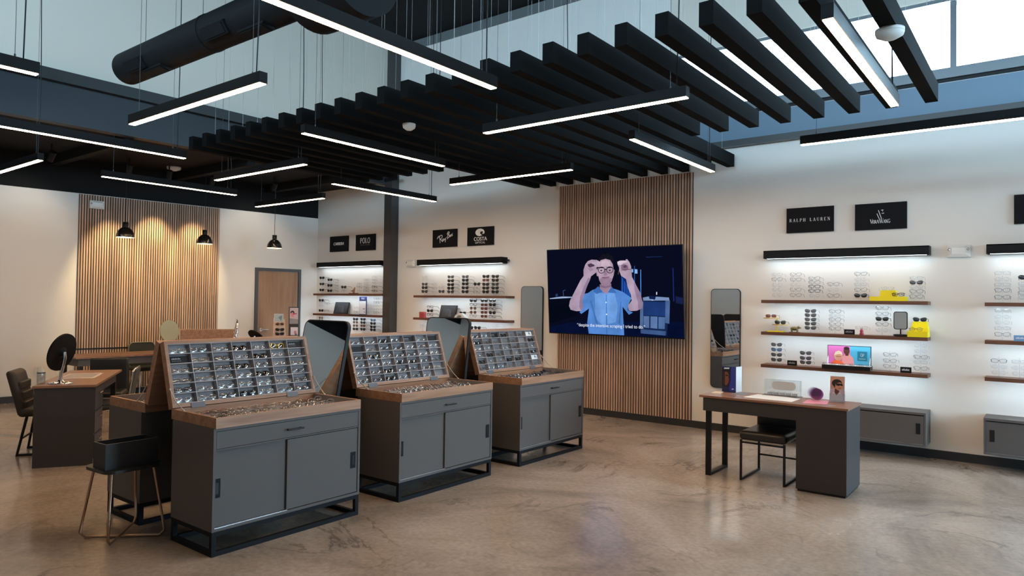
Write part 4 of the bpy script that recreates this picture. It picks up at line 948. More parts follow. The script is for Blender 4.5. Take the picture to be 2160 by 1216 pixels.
def chair(label, loc, rot, style):
    t = thing('chair', label, 'chair', loc, rot)
    if style == 'sled':      # low leather chair on a bent bar frame
        obj('seat', MB().rbox((0, -0.02, 0.415), (0.43, 0.50, 0.085), 0.035, 6), LEATHER, t)
        obj('backrest', MB().rbox((0, 0.262, 0.575), (0.43, 0.05, 0.33), 0.022, 5), LEATHER, t)
        for sg in (-1, 1):
            x = sg * 0.195
            obj('sled_leg', MB().box(x - 0.009, x + 0.009, -0.262, -0.244, 0.018, 0.375).box(x - 0.009, x + 0.009, -0.262, 0.262, 0, 0.018).box(x - 0.009, x + 0.009, 0.244, 0.262, 0.018, 0.43), BLK, t)
        obj('stretcher', MB().box(-0.186, 0.186, -0.26, -0.246, 0.345, 0.36).box(-0.186, 0.186, 0.246, 0.26, 0.15, 0.165), BLK, t)
    elif style == 'channel':  # padded shell with horizontal channels, tapered legs
        obj('seat', MB().rbox((0, -0.01, 0.435), (0.44, 0.44, 0.09), 0.04, 5), BROWNL, t)
        bk = obj('backrest', MB().rbox((0, 0.25, 0.62), (0.42, 0.085, 0.47), 0.04, 6, shear=lambda p: (p.x, p.y + (p.z) * 0.26 - 0.02, p.z)), BROWNL, t)
        for z in (0.50, 0.60, 0.70): obj('channel', MB().rbox((0, 0.185 + (z - 0.62) * 0.26, z), (0.36, 0.03, 0.085), 0.013, 4), BROWNL, bk)
        for sx in (-1, 1):
            for sy in (-1, 1): obj('leg', MB().cyl((sx * 0.15, sy * 0.14, 0.40), (sx * 0.20, sy * 0.21, 0.0), 0.014, 8, 0.012), BLK, t)
            obj('floor_bar', MB().cyl((sx * 0.20, -0.21, 0.012), (sx * 0.20, 0.21, 0.012), 0.012, 8), BLK, t)
        obj('stretcher', MB().cyl((-0.18, 0.18, 0.17), (0.18, 0.18, 0.17), 0.011, 8), BLK, t)
    elif style == 'ribbed':   # ribbed seat, chrome frame
        seat = obj('seat', MB().rbox((0, 0, 0.47), (0.44, 0.42, 0.05), 0.022, 5), BROWNL, t)
        for q in range(5): obj('rib', MB().rbox((-0.168 + q * 0.084, 0, 0.498), (0.08, 0.41, 0.04), 0.019, 4), BROWNL, seat)
        obj('backrest', MB().rbox((0, 0.235, 0.68), (0.40, 0.035, 0.36), 0.016, 5, shear=lambda p: (p.x, p.y + p.z * 0.2, p.z)), OLIVE, t)
        for sx in (-1, 1):
            x = sx * 0.21
            obj('side_frame', MB().tube([(x, -0.17, 0.0), (x, -0.17, 0.44), (x, 0.18, 0.46), (x, 0.215, 0.52), (x, 0.26, 0.84)], 0.009, 8), CHROME, t)
            obj('rear_leg', MB().cyl((x, 0.17, 0.45), (x, 0.20, 0.0), 0.009, 8), CHROME, t)
        obj('top_rail', MB().tube([(-0.21, 0.26, 0.84), (-0.18, 0.27, 0.862), (0.18, 0.27, 0.862), (0.21, 0.26, 0.84)], 0.009, 8), CHROME, t)
        obj('foot_ring', MB().cyl((-0.21, -0.17, 0.15), (0.21, -0.17, 0.15), 0.008, 8), CHROME, t)
    elif style == 'tall':     # plain black chair
        obj('seat', MB().rbox((0, 0, 0.44), (0.42, 0.40, 0.07), 0.03, 5), LEATHER, t)
        obj('backrest', MB().rbox((0, 0.205, 0.655), (0.42, 0.05, 0.40), 0.022, 5), LEATHER, t)
        for sx in (-1, 1):
            for sy in (-1, 1): obj('leg', MB().box(sx * 0.18 - 0.011, sx * 0.18 + 0.011, sy * 0.17 - 0.011, sy * 0.17 + 0.011, 0, 0.41), BLK, t)
            obj('upright', MB().box(sx * 0.18 - 0.011, sx * 0.18 + 0.011, 0.19, 0.21, 0.41, 0.55), BLK, t)
    elif style == 'shell':    # rounded shell chair with piped edge
        obj('seat', MB().rbox((0, 0, 0.45), (0.44, 0.40, 0.06), 0.028, 5), OLIVE, t)
        bk = obj('backrest', MB().prism(rrect(-0.21, 0.21, 0.46, 0.87, 0.08, 6), 0.19, 0.225), OLIVE, t)
        p = [(x, 0.19, z) for x, z in rrect(-0.21, 0.21, 0.46, 0.87, 0.08, 6)]
        obj('piping', MB().tube(p, 0.006, 5, True), mat('pale piping', (0.32, 0.30, 0.24), 0.5), bk)
        for sx in (-1, 1):
            for sy in (-1, 1): obj('leg', MB().cyl((sx * 0.15, sy * 0.14, 0.42), (sx * 0.20, sy * 0.19, 0.0), 0.011, 8), CHROME, t)
    return t
chair('low black leather chair on a black sled frame under the right desk', (-2.09, 6.715, 0), 0, 'sled')

def paper(name, label, cat, pts, m, z=0.7572, h=0.0015):
    o = obj(name, MB().vprism(pts, z, z + h), m, label=label, cat=cat); return o
br = thing('brochure', 'standing blue brochure with a face, at the left end of the right desk', 'brochure', (-2.60, 6.80, 0.757), math.radians(8))
obj('cover', bx(0, 0.135, 0.0, 0.0015, 0, 0.252), mat('dark blue cover', hexc('#1a2458'), 0.35), br)
art('cover_print', [('#2d3f9a', [(0.07, 0.01), (0.134, 0.01), (0.134, 0.25), (0.09, 0.25)]), ('#1a1420', [(0.002, 0.06), (0.06, 0.05), (0.085, 0.12), (0.08, 0.235), (0.03, 0.245), (0.002, 0.235)]),
    ('#7a4a3c', [(0.012, 0.075), (0.045, 0.065), (0.06, 0.09), (0.068, 0.12), (0.062, 0.15), (0.066, 0.175), (0.05, 0.2), (0.012, 0.2)]), ('#3a2420', [(0.012, 0.075), (0.03, 0.07), (0.028, 0.2), (0.012, 0.2)]), ('#8a3a3c', [(0.05, 0.1), (0.066, 0.104), (0.064, 0.114), (0.05, 0.112)]),
    ('#120e14', [(0.035, 0.158), (0.06, 0.16), (0.06, 0.17), (0.035, 0.17)]), ('#c8d4f0', [(0.09, 0.03), (0.105, 0.026), (0.118, 0.034), (0.104, 0.04)]), ('#e4e8f4', [(0.02, 0.228), (0.07, 0.23), (0.07, 0.243), (0.02, 0.241)])], br, y0=-0.0006)
obj('inner_page', MB().add([(0.135, 0, 0), (0.165, 0.12, 0), (0.165, 0.12, 0.252), (0.135, 0, 0.252), (0.1365, 0.0, 0), (0.1665, 0.12, 0), (0.1665, 0.12, 0.252), (0.1365, 0, 0.252)], [(0, 1, 2, 3), (5, 4, 7, 6), (0, 4, 5, 1), (3, 2, 6, 7), (1, 5, 6, 2), (4, 0, 3, 7)]), PAPER, br)
paper('gold_card', 'small cream card on the left front corner of the right desk', 'card', [(-2.63, 6.58), (-2.55, 6.605), (-2.57, 6.76), (-2.645, 6.745)], CREAM, h=0.006)
paper('leaflet', 'dark grey leaflet lying beside the blue brochure', 'leaflet', [(-2.47, 6.66), (-2.30, 6.72), (-2.36, 6.90), (-2.44, 6.86)], GPAPER)
paper('desk_mat', 'white paper mat in the middle of the right desk', 'mat', [(-2.296, 6.535), (-1.851, 6.515), (-1.85, 6.80), (-2.26, 6.85)], PAPER)
pk = paper('pink_card', 'pink card lying under the purple lens display', 'card', [(-1.753, 6.50), (-1.567, 6.575), (-1.605, 6.80), (-1.787, 6.82)], PINK)
paper('business_card', 'small grey card at the front edge of the right desk', 'card', [(-1.55, 6.50), (-1.49, 6.50), (-1.485, 6.545), (-1.545, 6.545)], mat('pale grey card', (0.35, 0.35, 0.37), 0.5))
ac = thing('acrylic_display', 'clear acrylic lens display case on the right desk', 'display case', (-2.2, 6.835, 0.757), math.radians(4))
obj('case', MB().box(0, 0.33, 0.068, 0.072, 0.006, 0.15).box(0, 0.004, 0, 0.068, 0.006, 0.15).box(0.326, 0.33, 0, 0.068, 0.006, 0.15).box(0, 0.33, 0, 0.072, 0.15, 0.153), ACRYL, ac)
obj('case_base', MB().box(-0.01, 0.34, -0.03, 0.08, 0, 0.006), ACRYLW, ac)
obj('grey_plaque', MB().prism(rrect(0.06, 0.28, 0.055, 0.135, 0.039, 8), 0.06, 0.066), mat('frosted grey plaque', (0.66, 0.67, 0.68), 0.6), ac)
for k in range(5): obj('sample_lens', MB().box(0.03 + k * 0.056, 0.075 + k * 0.056, 0.012, 0.03, 0.008, 0.03), thin('smoke sample', (0.35, 0.36, 0.38), 0.3), ac)
pl = thing('lens_display', 'row of purple tinted lens discs standing on the right desk', 'lens display', (-1.735, 6.80, 0.7587), math.radians(-18))
for k, (cc, op) in enumerate(((0.80, 0), (0.58, 1), (0.34, 2), (0.12, 3))):
    col = [(0.95, 0.93, 0.97), (0.90, 0.82, 0.90), (0.80, 0.60, 0.78), (0.60, 0.28, 0.55)][k]
    obj('tinted_lens', MB().cyl((-0.05 + k * 0.032, 0.075 - k * 0.03, 0.058), (-0.048 + k * 0.032, 0.071 - k * 0.03, 0.058), 0.052, 28), thin('purple tint %d' % k, col, 0.12), pl)
obj('lens_stand', MB().box(-0.07, 0.07, -0.03, 0.1, 0, 0.006), ACRYL, pl)
ph = thing('photo_holder', 'acrylic holder with a portrait card of someone in sunglasses, on the right desk', 'photo stand', (-1.535, 6.80, 0.757), (math.radians(-8), 0, math.radians(6)))
obj('card', bx(-0.06, 0.06, 0.001, 0.003, 0.012, 0.232), mat('portrait card back', hexc('#c9a79a'), 0.5), ph)
art('portrait_print', [('#c79680', [(-0.059, 0.12), (0.059, 0.12), (0.059, 0.231), (-0.059, 0.231)]), ('#b9a3b4', [(-0.059, 0.013), (0.059, 0.013), (0.059, 0.12), (-0.059, 0.12)]),
    ('#cfc4cc', [(-0.055, 0.013), (0.05, 0.013), (0.05, 0.06), (0.02, 0.09), (-0.03, 0.09), (-0.05, 0.07)]), ('#5a3428', [(-0.022, 0.085), (-0.006, 0.06), (0.016, 0.09), (0.012, 0.12), (-0.02, 0.12)]),
    ('#241a18', ell(-0.004, 0.17, 0.042, 0.036, 18)), ('#c58a72', [(-0.02, 0.165), (-0.018, 0.125), (0.004, 0.105), (0.028, 0.112), (0.04, 0.135), (0.042, 0.165), (0.02, 0.18)]), ('#15100f', [(-0.012, 0.152), (0.012, 0.145), (0.02, 0.152), (0.044, 0.146), (0.043, 0.166), (-0.012, 0.17)]),
    ('#8a3d38', [(0.012, 0.122), (0.032, 0.124), (0.03, 0.129), (0.012, 0.128)]), ('#241a18', [(-0.046, 0.165), (-0.02, 0.125), (-0.014, 0.168), (0.03, 0.182), (0.02, 0.2), (-0.03, 0.2)])], ph, y0=0.0004)
obj('holder', MB().box(-0.066, 0.066, 0.0035, 0.006, 0, 0.10).box(-0.066, 0.066, -0.004, -0.002, 0, 0.075).box(-0.066, 0.066, -0.02, 0.05, 0, 0.003), ACRYL, ph)

# ------------------------------------------------------------------ things on the right-hand shelves
def card(name, label, x0, x1, z0, z1, m, y=8.60, lines=0):
    t = thing(name, label, 'card', ((x0 + x1) / 2, y, z0)); w_ = (x1 - x0) / 2; h_ = z1 - z0
    obj('block', bx(-w_, w_, 0, 0.012, 0, h_), m, t)
    if lines:
        mbx = MB(); n_ = 8
        for q in range(n_):
            a = -w_ * 0.7 + q * w_ * 1.4 / n_; mbx.box(a, a + w_ * 0.1, -0.0006, 0, h_ * 0.38, h_ * (0.6 + 0.06 * (q % 3)))
        obj('faint_lettering', mbx, INK if lines == 2 else INKG, t)
card('name_card', 'black name card left of the red figurine on the middle shelf', -1.87, -1.761, 1.305, 1.363, CARDB, lines=1)
card('name_card', 'plain black name card on the bottom shelf beside grey sunglasses', -2.494, -2.385, 0.912, 0.973, CARDB, lines=1)
card('name_card', 'black card with white lettering on the bottom shelf', -1.304, -1.199, 0.912, 0.975, CARDB, lines=2)
card('name_card', 'light blue card on the middle shelf at the right edge', -0.302, -0.19, 1.300, 1.358, mat('light blue card', hexc('#6f9cc9'), 0.5), lines=2)
# yellow stands
ys = thing('yellow_stand', 'low two-step yellow display stand on the top right shelf', 'display stand', (-1.42, 8.62, 1.689))
obj('base_step', bx(-0.18, 0.175, -0.07, 0.07, 0, 0.048), YEL, ys)
obj('upper_step', MB().prism([(-0.09, 0.048), (0.08, 0.048), (0.068, 0.118), (-0.078, 0.118)], -0.02, 0.06), YEL, ys)
glasses('s', Matrix.Translation((-1.43, 8.625, 1.689 + 0.14)) @ Matrix.Rotation(0.35, 4, 'Z'), 'silver eyeglasses perched on the low yellow stand', 'eyewear on the yellow stands')
glasses('k', Matrix.Translation((-1.32, 8.565, 1.689 + 0.072)) @ Matrix.Rotation(-0.3, 4, 'Z'), 'black eyeglasses on the front step of the low yellow stand', 'eyewear on the yellow stands', True)
y2 = thing('yellow_stand', 'tall stepped yellow display stand at the right end of the middle shelf', 'display stand', (-1.13, 8.62, 1.305))
obj('base_step', bx(-0.10, 0.09, -0.08, 0.09, 0, 0.062), YEL, y2)
obj('middle_step', MB().prism([(-0.085, 0.062), (0.088, 0.062), (0.085, 0.105), (-0.08, 0.105)], -0.01, 0.09), YEL, y2)
obj('upper_step', MB().prism([(-0.075, 0.105), (0.082, 0.105), (0.072, 0.165), (-0.062, 0.165)], 0.02, 0.09), YEL, y2)
glasses('d', Matrix.Translation((-1.125, 8.64, 1.305 + 0.187)), 'black sunglasses on top of the tall yellow stand', 'eyewear on the yellow stands')
glasses('n', Matrix.Translation((-1.15, 8.555, 1.305 + 0.084)) @ Matrix.Rotation(0.2, 4, 'Z'), 'brown eyeglasses on the front step of the tall yellow stand', 'eyewear on the yellow stands', True)
dt = thing('tiered_stand', 'two-tier stand with pale round discs on a yellow base', 'display stand', (-2.63, 8.62, 1.305))
obj('base', bx(-0.095, 0.09, -0.05, 0.05, 0, 0.012), YEL, dt)
obj('post', MB().cyl((0.01, 0, 0.012), (0.01, 0, 0.165), 0.007, 8), YEL, dt)
obj('disc', MB().cyl((-0.055, 0, 0.158), (-0.055, 0, 0.168), 0.095, 24), YELW, dt)
obj('disc', MB().cyl((0.05, 0, 0.082), (0.05, 0, 0.092), 0.095, 24), YELW, dt)
glasses('r', Matrix.Translation((-2.687, 8.60, 1.305 + 0.190)), 'pink-red sunglasses on the upper disc of the tiered stand', 'eyewear on the yellow stands')
glasses('d', Matrix.Translation((-2.578, 8.60, 1.305 + 0.115)), 'dark sunglasses on the lower disc of the tiered stand', 'eyewear on the yellow stands')
an = thing('animal_figurine', 'small bronze four-legged animal figurine on the middle shelf', 'figurine', (-2.41, 8.60, 1.305))
obj('base', bx(-0.055, 0.055, -0.025, 0.025, 0, 0.008), BRONZE, an)
mb = MB().sphere((-0.005, 0, 0.048), 0.04, 1.15, 0.6, 0.62).sphere((0.045, 0, 0.060), 0.017, 1.2, 0.8, 0.8).sphere((0.062, 0, 0.056), 0.009, 1.3, 0.8, 0.7)
mb.sphere((0.041, 0.009, 0.074), 0.005, n=6, m=4).sphere((0.041, -0.009, 0.074), 0.005, n=6, m=4)
for x in (-0.035, 0.028):
    for y in (-0.013, 0.013): mb.cyl((x, y, 0.045), (x + 0.003, y, 0.008), 0.010, 8, 0.007)
obj('body', mb, BRONZE, an)
fg = thing('nose_figurine', 'red figurine holding silver-rimmed glasses on the middle shelf', 'figurine', (-1.688, 8.60, 1.305))
obj('body', MB().lathe([(0, 0), (0.022, 0), (0.024, 0.012), (0.016, 0.03), (0.020, 0.045), (0.012, 0.062), (0, 0.066)], 14), REDP, fg)
obj('head', MB().sphere((0, -0.002, 0.076), 0.014), mat('silver trim', (0.6, 0.58, 0.56), 0.3, 0.9), fg)
glasses('s', Matrix.Translation((-1.688, 8.58, 1.305 + 0.080)), 'silver eyeglasses worn by the red figurine', 'eyewear on the yellow stands')
sm = thing('shelf_mirror', 'small rounded black-framed mirror standing on the middle shelf', 'mirror', (-1.305, 8.61, 1.305), math.radians(-4))
obj('frame', MB().prism(rrect(-0.068, 0.068, 0.075, 0.27, 0.025), 0.0, 0.014), BLK, sm)
p = rrect(-0.060, 0.060, 0.083, 0.262, 0.02); obj('glass', MB().add([(x, -0.0006, z) for x, z in p], [tuple(range(len(p)))]), MIRROR, sm)
obj('stem', MB().cyl((0, 0.007, 0.012), (0, 0.007, 0.08), 0.007, 8), BLK, sm)
obj('tray_base', MB().lathe([(0, 0), (0.066, 0), (0.07, 0.02), (0.064, 0.022), (0.058, 0.010), (0, 0.010)], 24, (0, 0, 0)), BLK, sm)
# picture display on the bottom shelf
pd = thing('photo_display', 'backlit-looking photo display of two people on pink and blue, bottom shelf', 'display', (-1.83, 8.62, 0.912))
obj('base_tray', bx(-0.255, 0.245, -0.11, 0.03, 0, 0.045), BLK, pd)
obj('white_top', bx(-0.25, 0.24, -0.105, 0.0, 0.045, 0.05), PAPER, pd)
obj('frame', MB().box(-0.22, 0.235, 0.004, 0.018, 0.045, 0.265), BLK, pd)
for sg, x in ((-1, -0.215), (1, 0.225)): obj('side_bracket', MB().add([(x, 0.004, 0.05), (x + 0.004, 0.004, 0.05), (x + 0.004, -0.06, 0.05), (x, -0.06, 0.05), (x, 0.004, 0.14), (x + 0.004, 0.004, 0.14)], [(0, 1, 2, 3), (0, 3, 4), (1, 5, 2), (3, 2, 5, 4), (0, 4, 5, 1)]), PAPER, pd)
art('photo_print', [('#d76fb4', [(-0.214, 0.05), (0.02, 0.05), (0.02, 0.259), (-0.214, 0.259)]), ('#4fb2d8', [(0.02, 0.05), (0.229, 0.05), (0.229, 0.259), (0.02, 0.259)]),
    ('#e59a9c', [(-0.07, 0.05), (0.065, 0.05), (0.05, 0.13), (0.015, 0.165), (-0.035, 0.165), (-0.06, 0.14)]), ('#4a2a22', [(-0.03, 0.15), (0.0, 0.15), (0.005, 0.18), (-0.03, 0.18)]), ('#5b3428', ell(-0.018, 0.205, 0.032, 0.042, 18)), ('#241514', ell(-0.018, 0.235, 0.030, 0.018, 14)),
    ('#e8672c', [(-0.19, 0.05), (-0.04, 0.05), (-0.07, 0.085), (-0.10, 0.095), (-0.15, 0.09)]), ('#d9b38c', ell(-0.105, 0.145, 0.045, 0.055, 18)), ('#d99c84', ell(-0.10, 0.13, 0.030, 0.042, 16)), ('#efe0c0', [(-0.15, 0.15), (-0.135, 0.19), (-0.10, 0.205), (-0.07, 0.19), (-0.06, 0.16), (-0.10, 0.165)]),
    ('#6b4a48', [(-0.13, 0.135), (-0.07, 0.135), (-0.07, 0.139), (-0.13, 0.139)]), ('#6b4a48', [(-0.045, 0.205), (0.008, 0.205), (0.008, 0.209), (-0.045, 0.209)]),
    ('#167a96', [(0.095, 0.10), (0.195, 0.10), (0.195, 0.205), (0.095, 0.205)])], pd, y0=0.0034)
mb = MB(); ribbon(mb, ell(0.138, 0.165, 0.009, 0.017, 16) + [(0.147, 0.165)], 0.0025); ribbon(mb, [(0.152, 0.146), (0.152, 0.182), (0.162, 0.180), (0.163, 0.166), (0.152, 0.163)], 0.0025)
for q in range(7): ribbon(mb, [(0.112 + q * 0.010, 0.122), (0.118 + q * 0.010, 0.122)], 0.006)
mb.v = [(x, -0.0012, z) for x, y, z in mb.v]; obj('emblem', mb, INK, pd)
for k in range(5):
    glasses('b', Matrix.Translation((-2.02 + k * 0.095, 8.545, 0.912 + 0.0575)) @ Matrix.Rotation(-1.25, 4, 'X'), 'black-rimmed eyeglasses lying in the photo display tray, %s from the left' % ORD[k + 1], 'eyewear in the photo display', True)

# ------------------------------------------------------------------ things on the left-hand shelves
def tablet(label, x0, x1, z, h_, rot=0):
    t = thing('framed_picture', label, 'framed picture', ((x0 + x1) / 2, 8.66, z), (math.radians(-14), 0, rot)); w_ = (x1 - x0) / 2
    obj('frame', MB().box(-w_, w_, 0, 0.02, 0, h_), BLK, t)
    art('dark_print', [('#1c1d20', [(-w_ + .012, .012), (w_ - .012, .012), (w_ - .012, h_ - .012), (-w_ + .012, h_ - .012)]), ('#34353a', ell(0.0, h_ * .45, w_ * .45, h_ * .28, 16)), ('#2a2b2f', [(-w_ * .7, .02), (-w_ * .2, .02), (-w_ * .3, h_ * .8), (-w_ * .6, h_ * .7)]), ('#45464b', [(w_ * .1, .03), (w_ * .5, .03), (w_ * .3, h_ * .7)])], t)
    obj('easel_leg', MB().box(-0.01, 0.01, 0.02, 0.10, 0.002, 0.02).box(-0.01, 0.01, 0.02, 0.03, 0.0, h_ * 0.7), BLK, t)
tablet('dark framed picture leaning on the middle shelf left of the column', -11.11, -10.70, 1.346, 0.235)
tablet('dark framed picture leaning on the middle shelf beside the white head form', -8.27, -7.90, 1.333, 0.225)
bd = thing('bird_sculpture', 'small brown bird-like wooden sculpture on the left top shelf', 'sculpture', (-10.43, 8.60, 1.738))
obj('base', bx(-0.11, 0.10, -0.03, 0.03, 0, 0.012), SHELFW, bd)
obj('body', MB().prism([(-0.09, 0.05), (-0.02, 0.035), (-0.02, 0.012), (0.02, 0.012), (0.02, 0.035), (0.03, 0.12), (-0.01, 0.075), (-0.05, 0.06)], -0.012, 0.012), TRAYW, bd)
lc = thing('counter_card', 'tall navy and white folded card on the left middle shelf', 'card', (-10.16, 8.60, 1.346))
obj('panel', bx(-0.105, 0.105, 0, 0.006, 0, 0.335), mat('navy card', hexc('#16255c'), 0.5), lc)
obj('foot_panel', bx(-0.32, 0.105, -0.09, 0.0, 0, 0.004), mat('navy card', hexc('#16255c'), 0.5), lc)
art('white_print', [('#e8ebf2', [(-0.1, 0.012), (0.082, 0.012), (0.082, 0.255), (-0.1, 0.255)]), ('#9aa0b4', [(0.03, 0.04), (0.07, 0.04), (0.07, 0.06), (0.03, 0.06)]), ('#9aa0b4', [(0.0, 0.10), (0.06, 0.10), (0.06, 0.12), (0.0, 0.12)])], lc)
serif_text('card_lettering', lc, 'POLO', 0.03, 0.302, INK, 0.08, 1.0, y=-0.001)
rc = thing('red_box', 'small square red box on the middle shelf right of the column', 'box', (-8.622, 8.60, 1.331))
obj('box', bx(-0.058, 0.058, 0, 0.05, 0, 0.098), mat('coral red card', hexc('#b3474c'), 0.5), rc)
obj('lid_edge', bx(-0.059, 0.059, -0.001, 0.051, 0.07, 0.099), mat('coral red lid', hexc('#c0555a'), 0.5), rc)
wh = thing('white_arch', 'white curved arch display form on the shelf right of the dark picture', 'display form', (-7.70, 8.60, 1.331))
arc_o = ell(0, 0, 0.115, 0.095, 16, 0, PI); arc_i = ell(0, 0, 0.07, 0.06, 16, PI, 0)
obj('arch', MB().prism(arc_o + arc_i, -0.05, 0.05), WPLAST, wh)

# ------------------------------------------------------------------ stool with a black box
sx0, sy0 = -4.945, 2.15
stl = thing('stool', 'black-topped stool on crossed copper tube legs at lower left', 'stool', (sx0, sy0, 0), math.radians(3))
obj('seat', MB().vprism([(x, y) for x, y in rrect(-0.17, 0.17, -0.19, 0.19, 0.07, 6)], 0.475, 0.495), LEATHER, stl)
for a, b in (((-0.15, -0.17), (0.15, 0.17)), ((0.15, -0.17), (-0.15, 0.17))):
    k = 1.30
    A3 = Vector((a[0] * 0.8, a[1] * 0.8, 0.475)); B3 = Vector((b[0] * 0.8, b[1] * 0.8, 0.475)); A0 = Vector((a[0] * k, a[1] * k * 0.85, 0.012 + (0.02 if a[0] > 0 else 0))); B0 = Vector((b[0] * k, b[1] * k * 0.85, A0.z))
    pts = [A3, A3.lerp(A0, 0.5), A3.lerp(A0, 0.93), A0.lerp(B0, 0.07), A0.lerp(B0, 0.5), A0.lerp(B0, 0.93), B3.lerp(B0, 0.93), B3.lerp(B0, 0.5), B3]
    obj('leg_loop', MB().tube(pts, 0.0085, 8), BRASS, stl)
bxo = thing('black_box', 'open black rectangular box standing on the stool', 'box', (-4.92, 2.15, 0.4955), math.radians(2))
obj('shell', MB().box(-0.085, -0.08, -0.17, 0.17, 0, 0.165).box(0.08, 0.085, -0.17, 0.17, 0, 0.165).box(-0.08, 0.08, -0.17, -0.165, 0, 0.165).box(-0.08, 0.08, 0.165, 0.17, 0, 0.165).box(-0.08, 0.08, -0.165, 0.165, 0, 0.005), mat('matt black card', (0.012, 0.0125, 0.015), 0.5), bxo)
obj('rim_edge', MB().box(-0.0855, -0.0795, -0.1705, 0.1705, 0.165, 0.1665).box(0.0795, 0.0855, -0.1705, 0.1705, 0.165, 0.1665).box(-0.08, 0.08, -0.1705, -0.1645, 0.165, 0.1665), mat('worn grey edge', (0.12, 0.12, 0.12), 0.5), bxo)

# ------------------------------------------------------------------ left desk group
ROTL = math.radians(58.8)
ld = thing('desk', 'walnut-topped dark desk with drawers carrying the round mirror, at left', 'desk', (-7.545, 2.44, 0), ROTL)
obj('desk_top', bx(0, 0.52, 0, 1.55, 0.748, 0.77), DESKW, ld)
obj('pedestal', MB().box(0.012, 0.505, 0.012, 0.42, 0.0, 0.748), CABD, ld)
for z0, z1 in ((0.52, 0.735), (0.30, 0.505), (0.06, 0.285)):
    dr = obj('drawer', bx(0.505, 0.515, 0.02, 0.41, z0, z1), CABD, ld)
    obj('handle', MB().cyl((0.535, 0.15, z1 - 0.06), (0.535, 0.28, z1 - 0.06), 0.006, 8).cyl((0.515, 0.16, z1 - 0.06), (0.535, 0.16, z1 - 0.06), 0.005, 6).cyl((0.515, 0.27, z1 - 0.06), (0.535, 0.27, z1 - 0.06), 0.005, 6), CHROME, dr)
obj('apron', MB().box(0.05, 0.47, 0.42, 1.50, 0.64, 0.748), CABD, ld)
for x in (0.05, 0.42): obj('leg', MB().box(x, x + 0.05, 1.46, 1.51, 0, 0.64), BLK, ld)
def loc_on(root_loc, rot, x, y, z):
    return (root_loc[0] + x * math.cos(rot) - y * math.sin(rot), root_loc[1] + x * math.sin(rot) + y * math.cos(rot), z)
LD = (-7.545, 2.44)
paper('desk_mat', 'pale framed paper mat on the left desk', 'mat', [loc_on(LD, ROTL, x, y, 0)[:2] for x, y in ((0.07, 0.62), (0.40, 0.62), (0.40, 1.15), (0.07, 1.15))], mat('pale pink paper', (0.55, 0.47, 0.42), 0.6), 0.7705)
paper('printed_sheet', 'grey printed sheet lying on the pale mat of the left desk', 'sheet', [loc_on(LD, ROTL, x, y, 0)[:2] for x, y in ((0.10, 0.68), (0.37, 0.68), (0.37, 1.09), (0.10, 1.09))], mat('grey print', (0.36, 0.32, 0.30), 0.6), 0.7722)
def round_mirror(label, loc, az, el, r, zc, back, stem=CHROME, off=0.03, face=MIRROR):
    """vanity mirror: mirror face looks along azimuth az"""
    t = thing('vanity_mirror', label, 'mirror', loc, math.radians(az))
    obj('base', MB().lathe([(0, 0), (0.105, 0), (0.108, 0.006), (0.09, 0.014), (0.03, 0.022), (0.022, 0.035), (0, 0.036)], 28), stem, t)
    hd = Vector((0.03, 0, zc))
    obj('stem', MB().tube([(0, 0, 0.03), (-0.002, 0, 0.10), (-0.02, 0, zc * 0.55), (-0.035, 0, zc * 0.8), (-off + 0.0, 0, zc)], 0.017, 10), stem, t)
    m_ = Matrix.Translation((0, 0, zc)) @ Matrix.Rotation(-math.radians(el), 4, 'Y')
    obj('disc_back', MB().cyl((-0.012, 0, 0), (0.004, 0, 0), r, 40).cyl((-0.03, 0, 0), (-0.012, 0, 0), 0.022, 16, r * 0.28), [back], t, mw=m_)
    p = [(0.0045, r * 0.95 * math.cos(a), r * 0.95 * math.sin(a)) for a in [2 * PI * i / 40 for i in range(40)]]
    obj('mirror_face', MB().add(p, [tuple(range(40))]), face, t, mw=m_)
    return t
round_mirror('round vanity mirror seen from its black back on the left desk', (-7.61, 2.70, 0.77), 214, 14, 0.185, 0.305, mat('gloss black back', (0.004, 0.004, 0.005), 0.4, spec=0.15))
bt = thing('bottle', 'small clear dropper bottle with white cap on the left desk', 'bottle', (-7.69, 2.56, 0.77))
obj('body', MB().lathe([(0, 0), (0.033, 0), (0.035, 0.006), (0.035, 0.10), (0.031, 0.112), (0, 0.112)], 20), thin('cloudy bottle', (0.75, 0.74, 0.72), 0.3, 0.25), bt)
obj('band', MB().lathe([(0.0355, 0.104), (0.0355, 0.112), (0.03, 0.112)], 20), BLK, bt)
obj('cap', MB().lathe([(0.034, 0.113), (0.034, 0.128), (0.02, 0.138), (0.008, 0.142), (0.007, 0.165), (0, 0.167)], 20), WPLAST, bt)
chair('black padded chair with channelled back at the far left', loc_on(LD, ROTL, -0.06, 0.85, 0), ROTL - PI / 2 + PI, 'channel')
chair('chrome-framed chair with ribbed seat beside the left desk drawers', (-7.90, 3.25, 0), ROTL - PI / 2, 'ribbed')
chair('tall plain black chair at the far end of the left desk', (-9.12, 3.73, 0), math.radians(-31 + 90), 'tall')

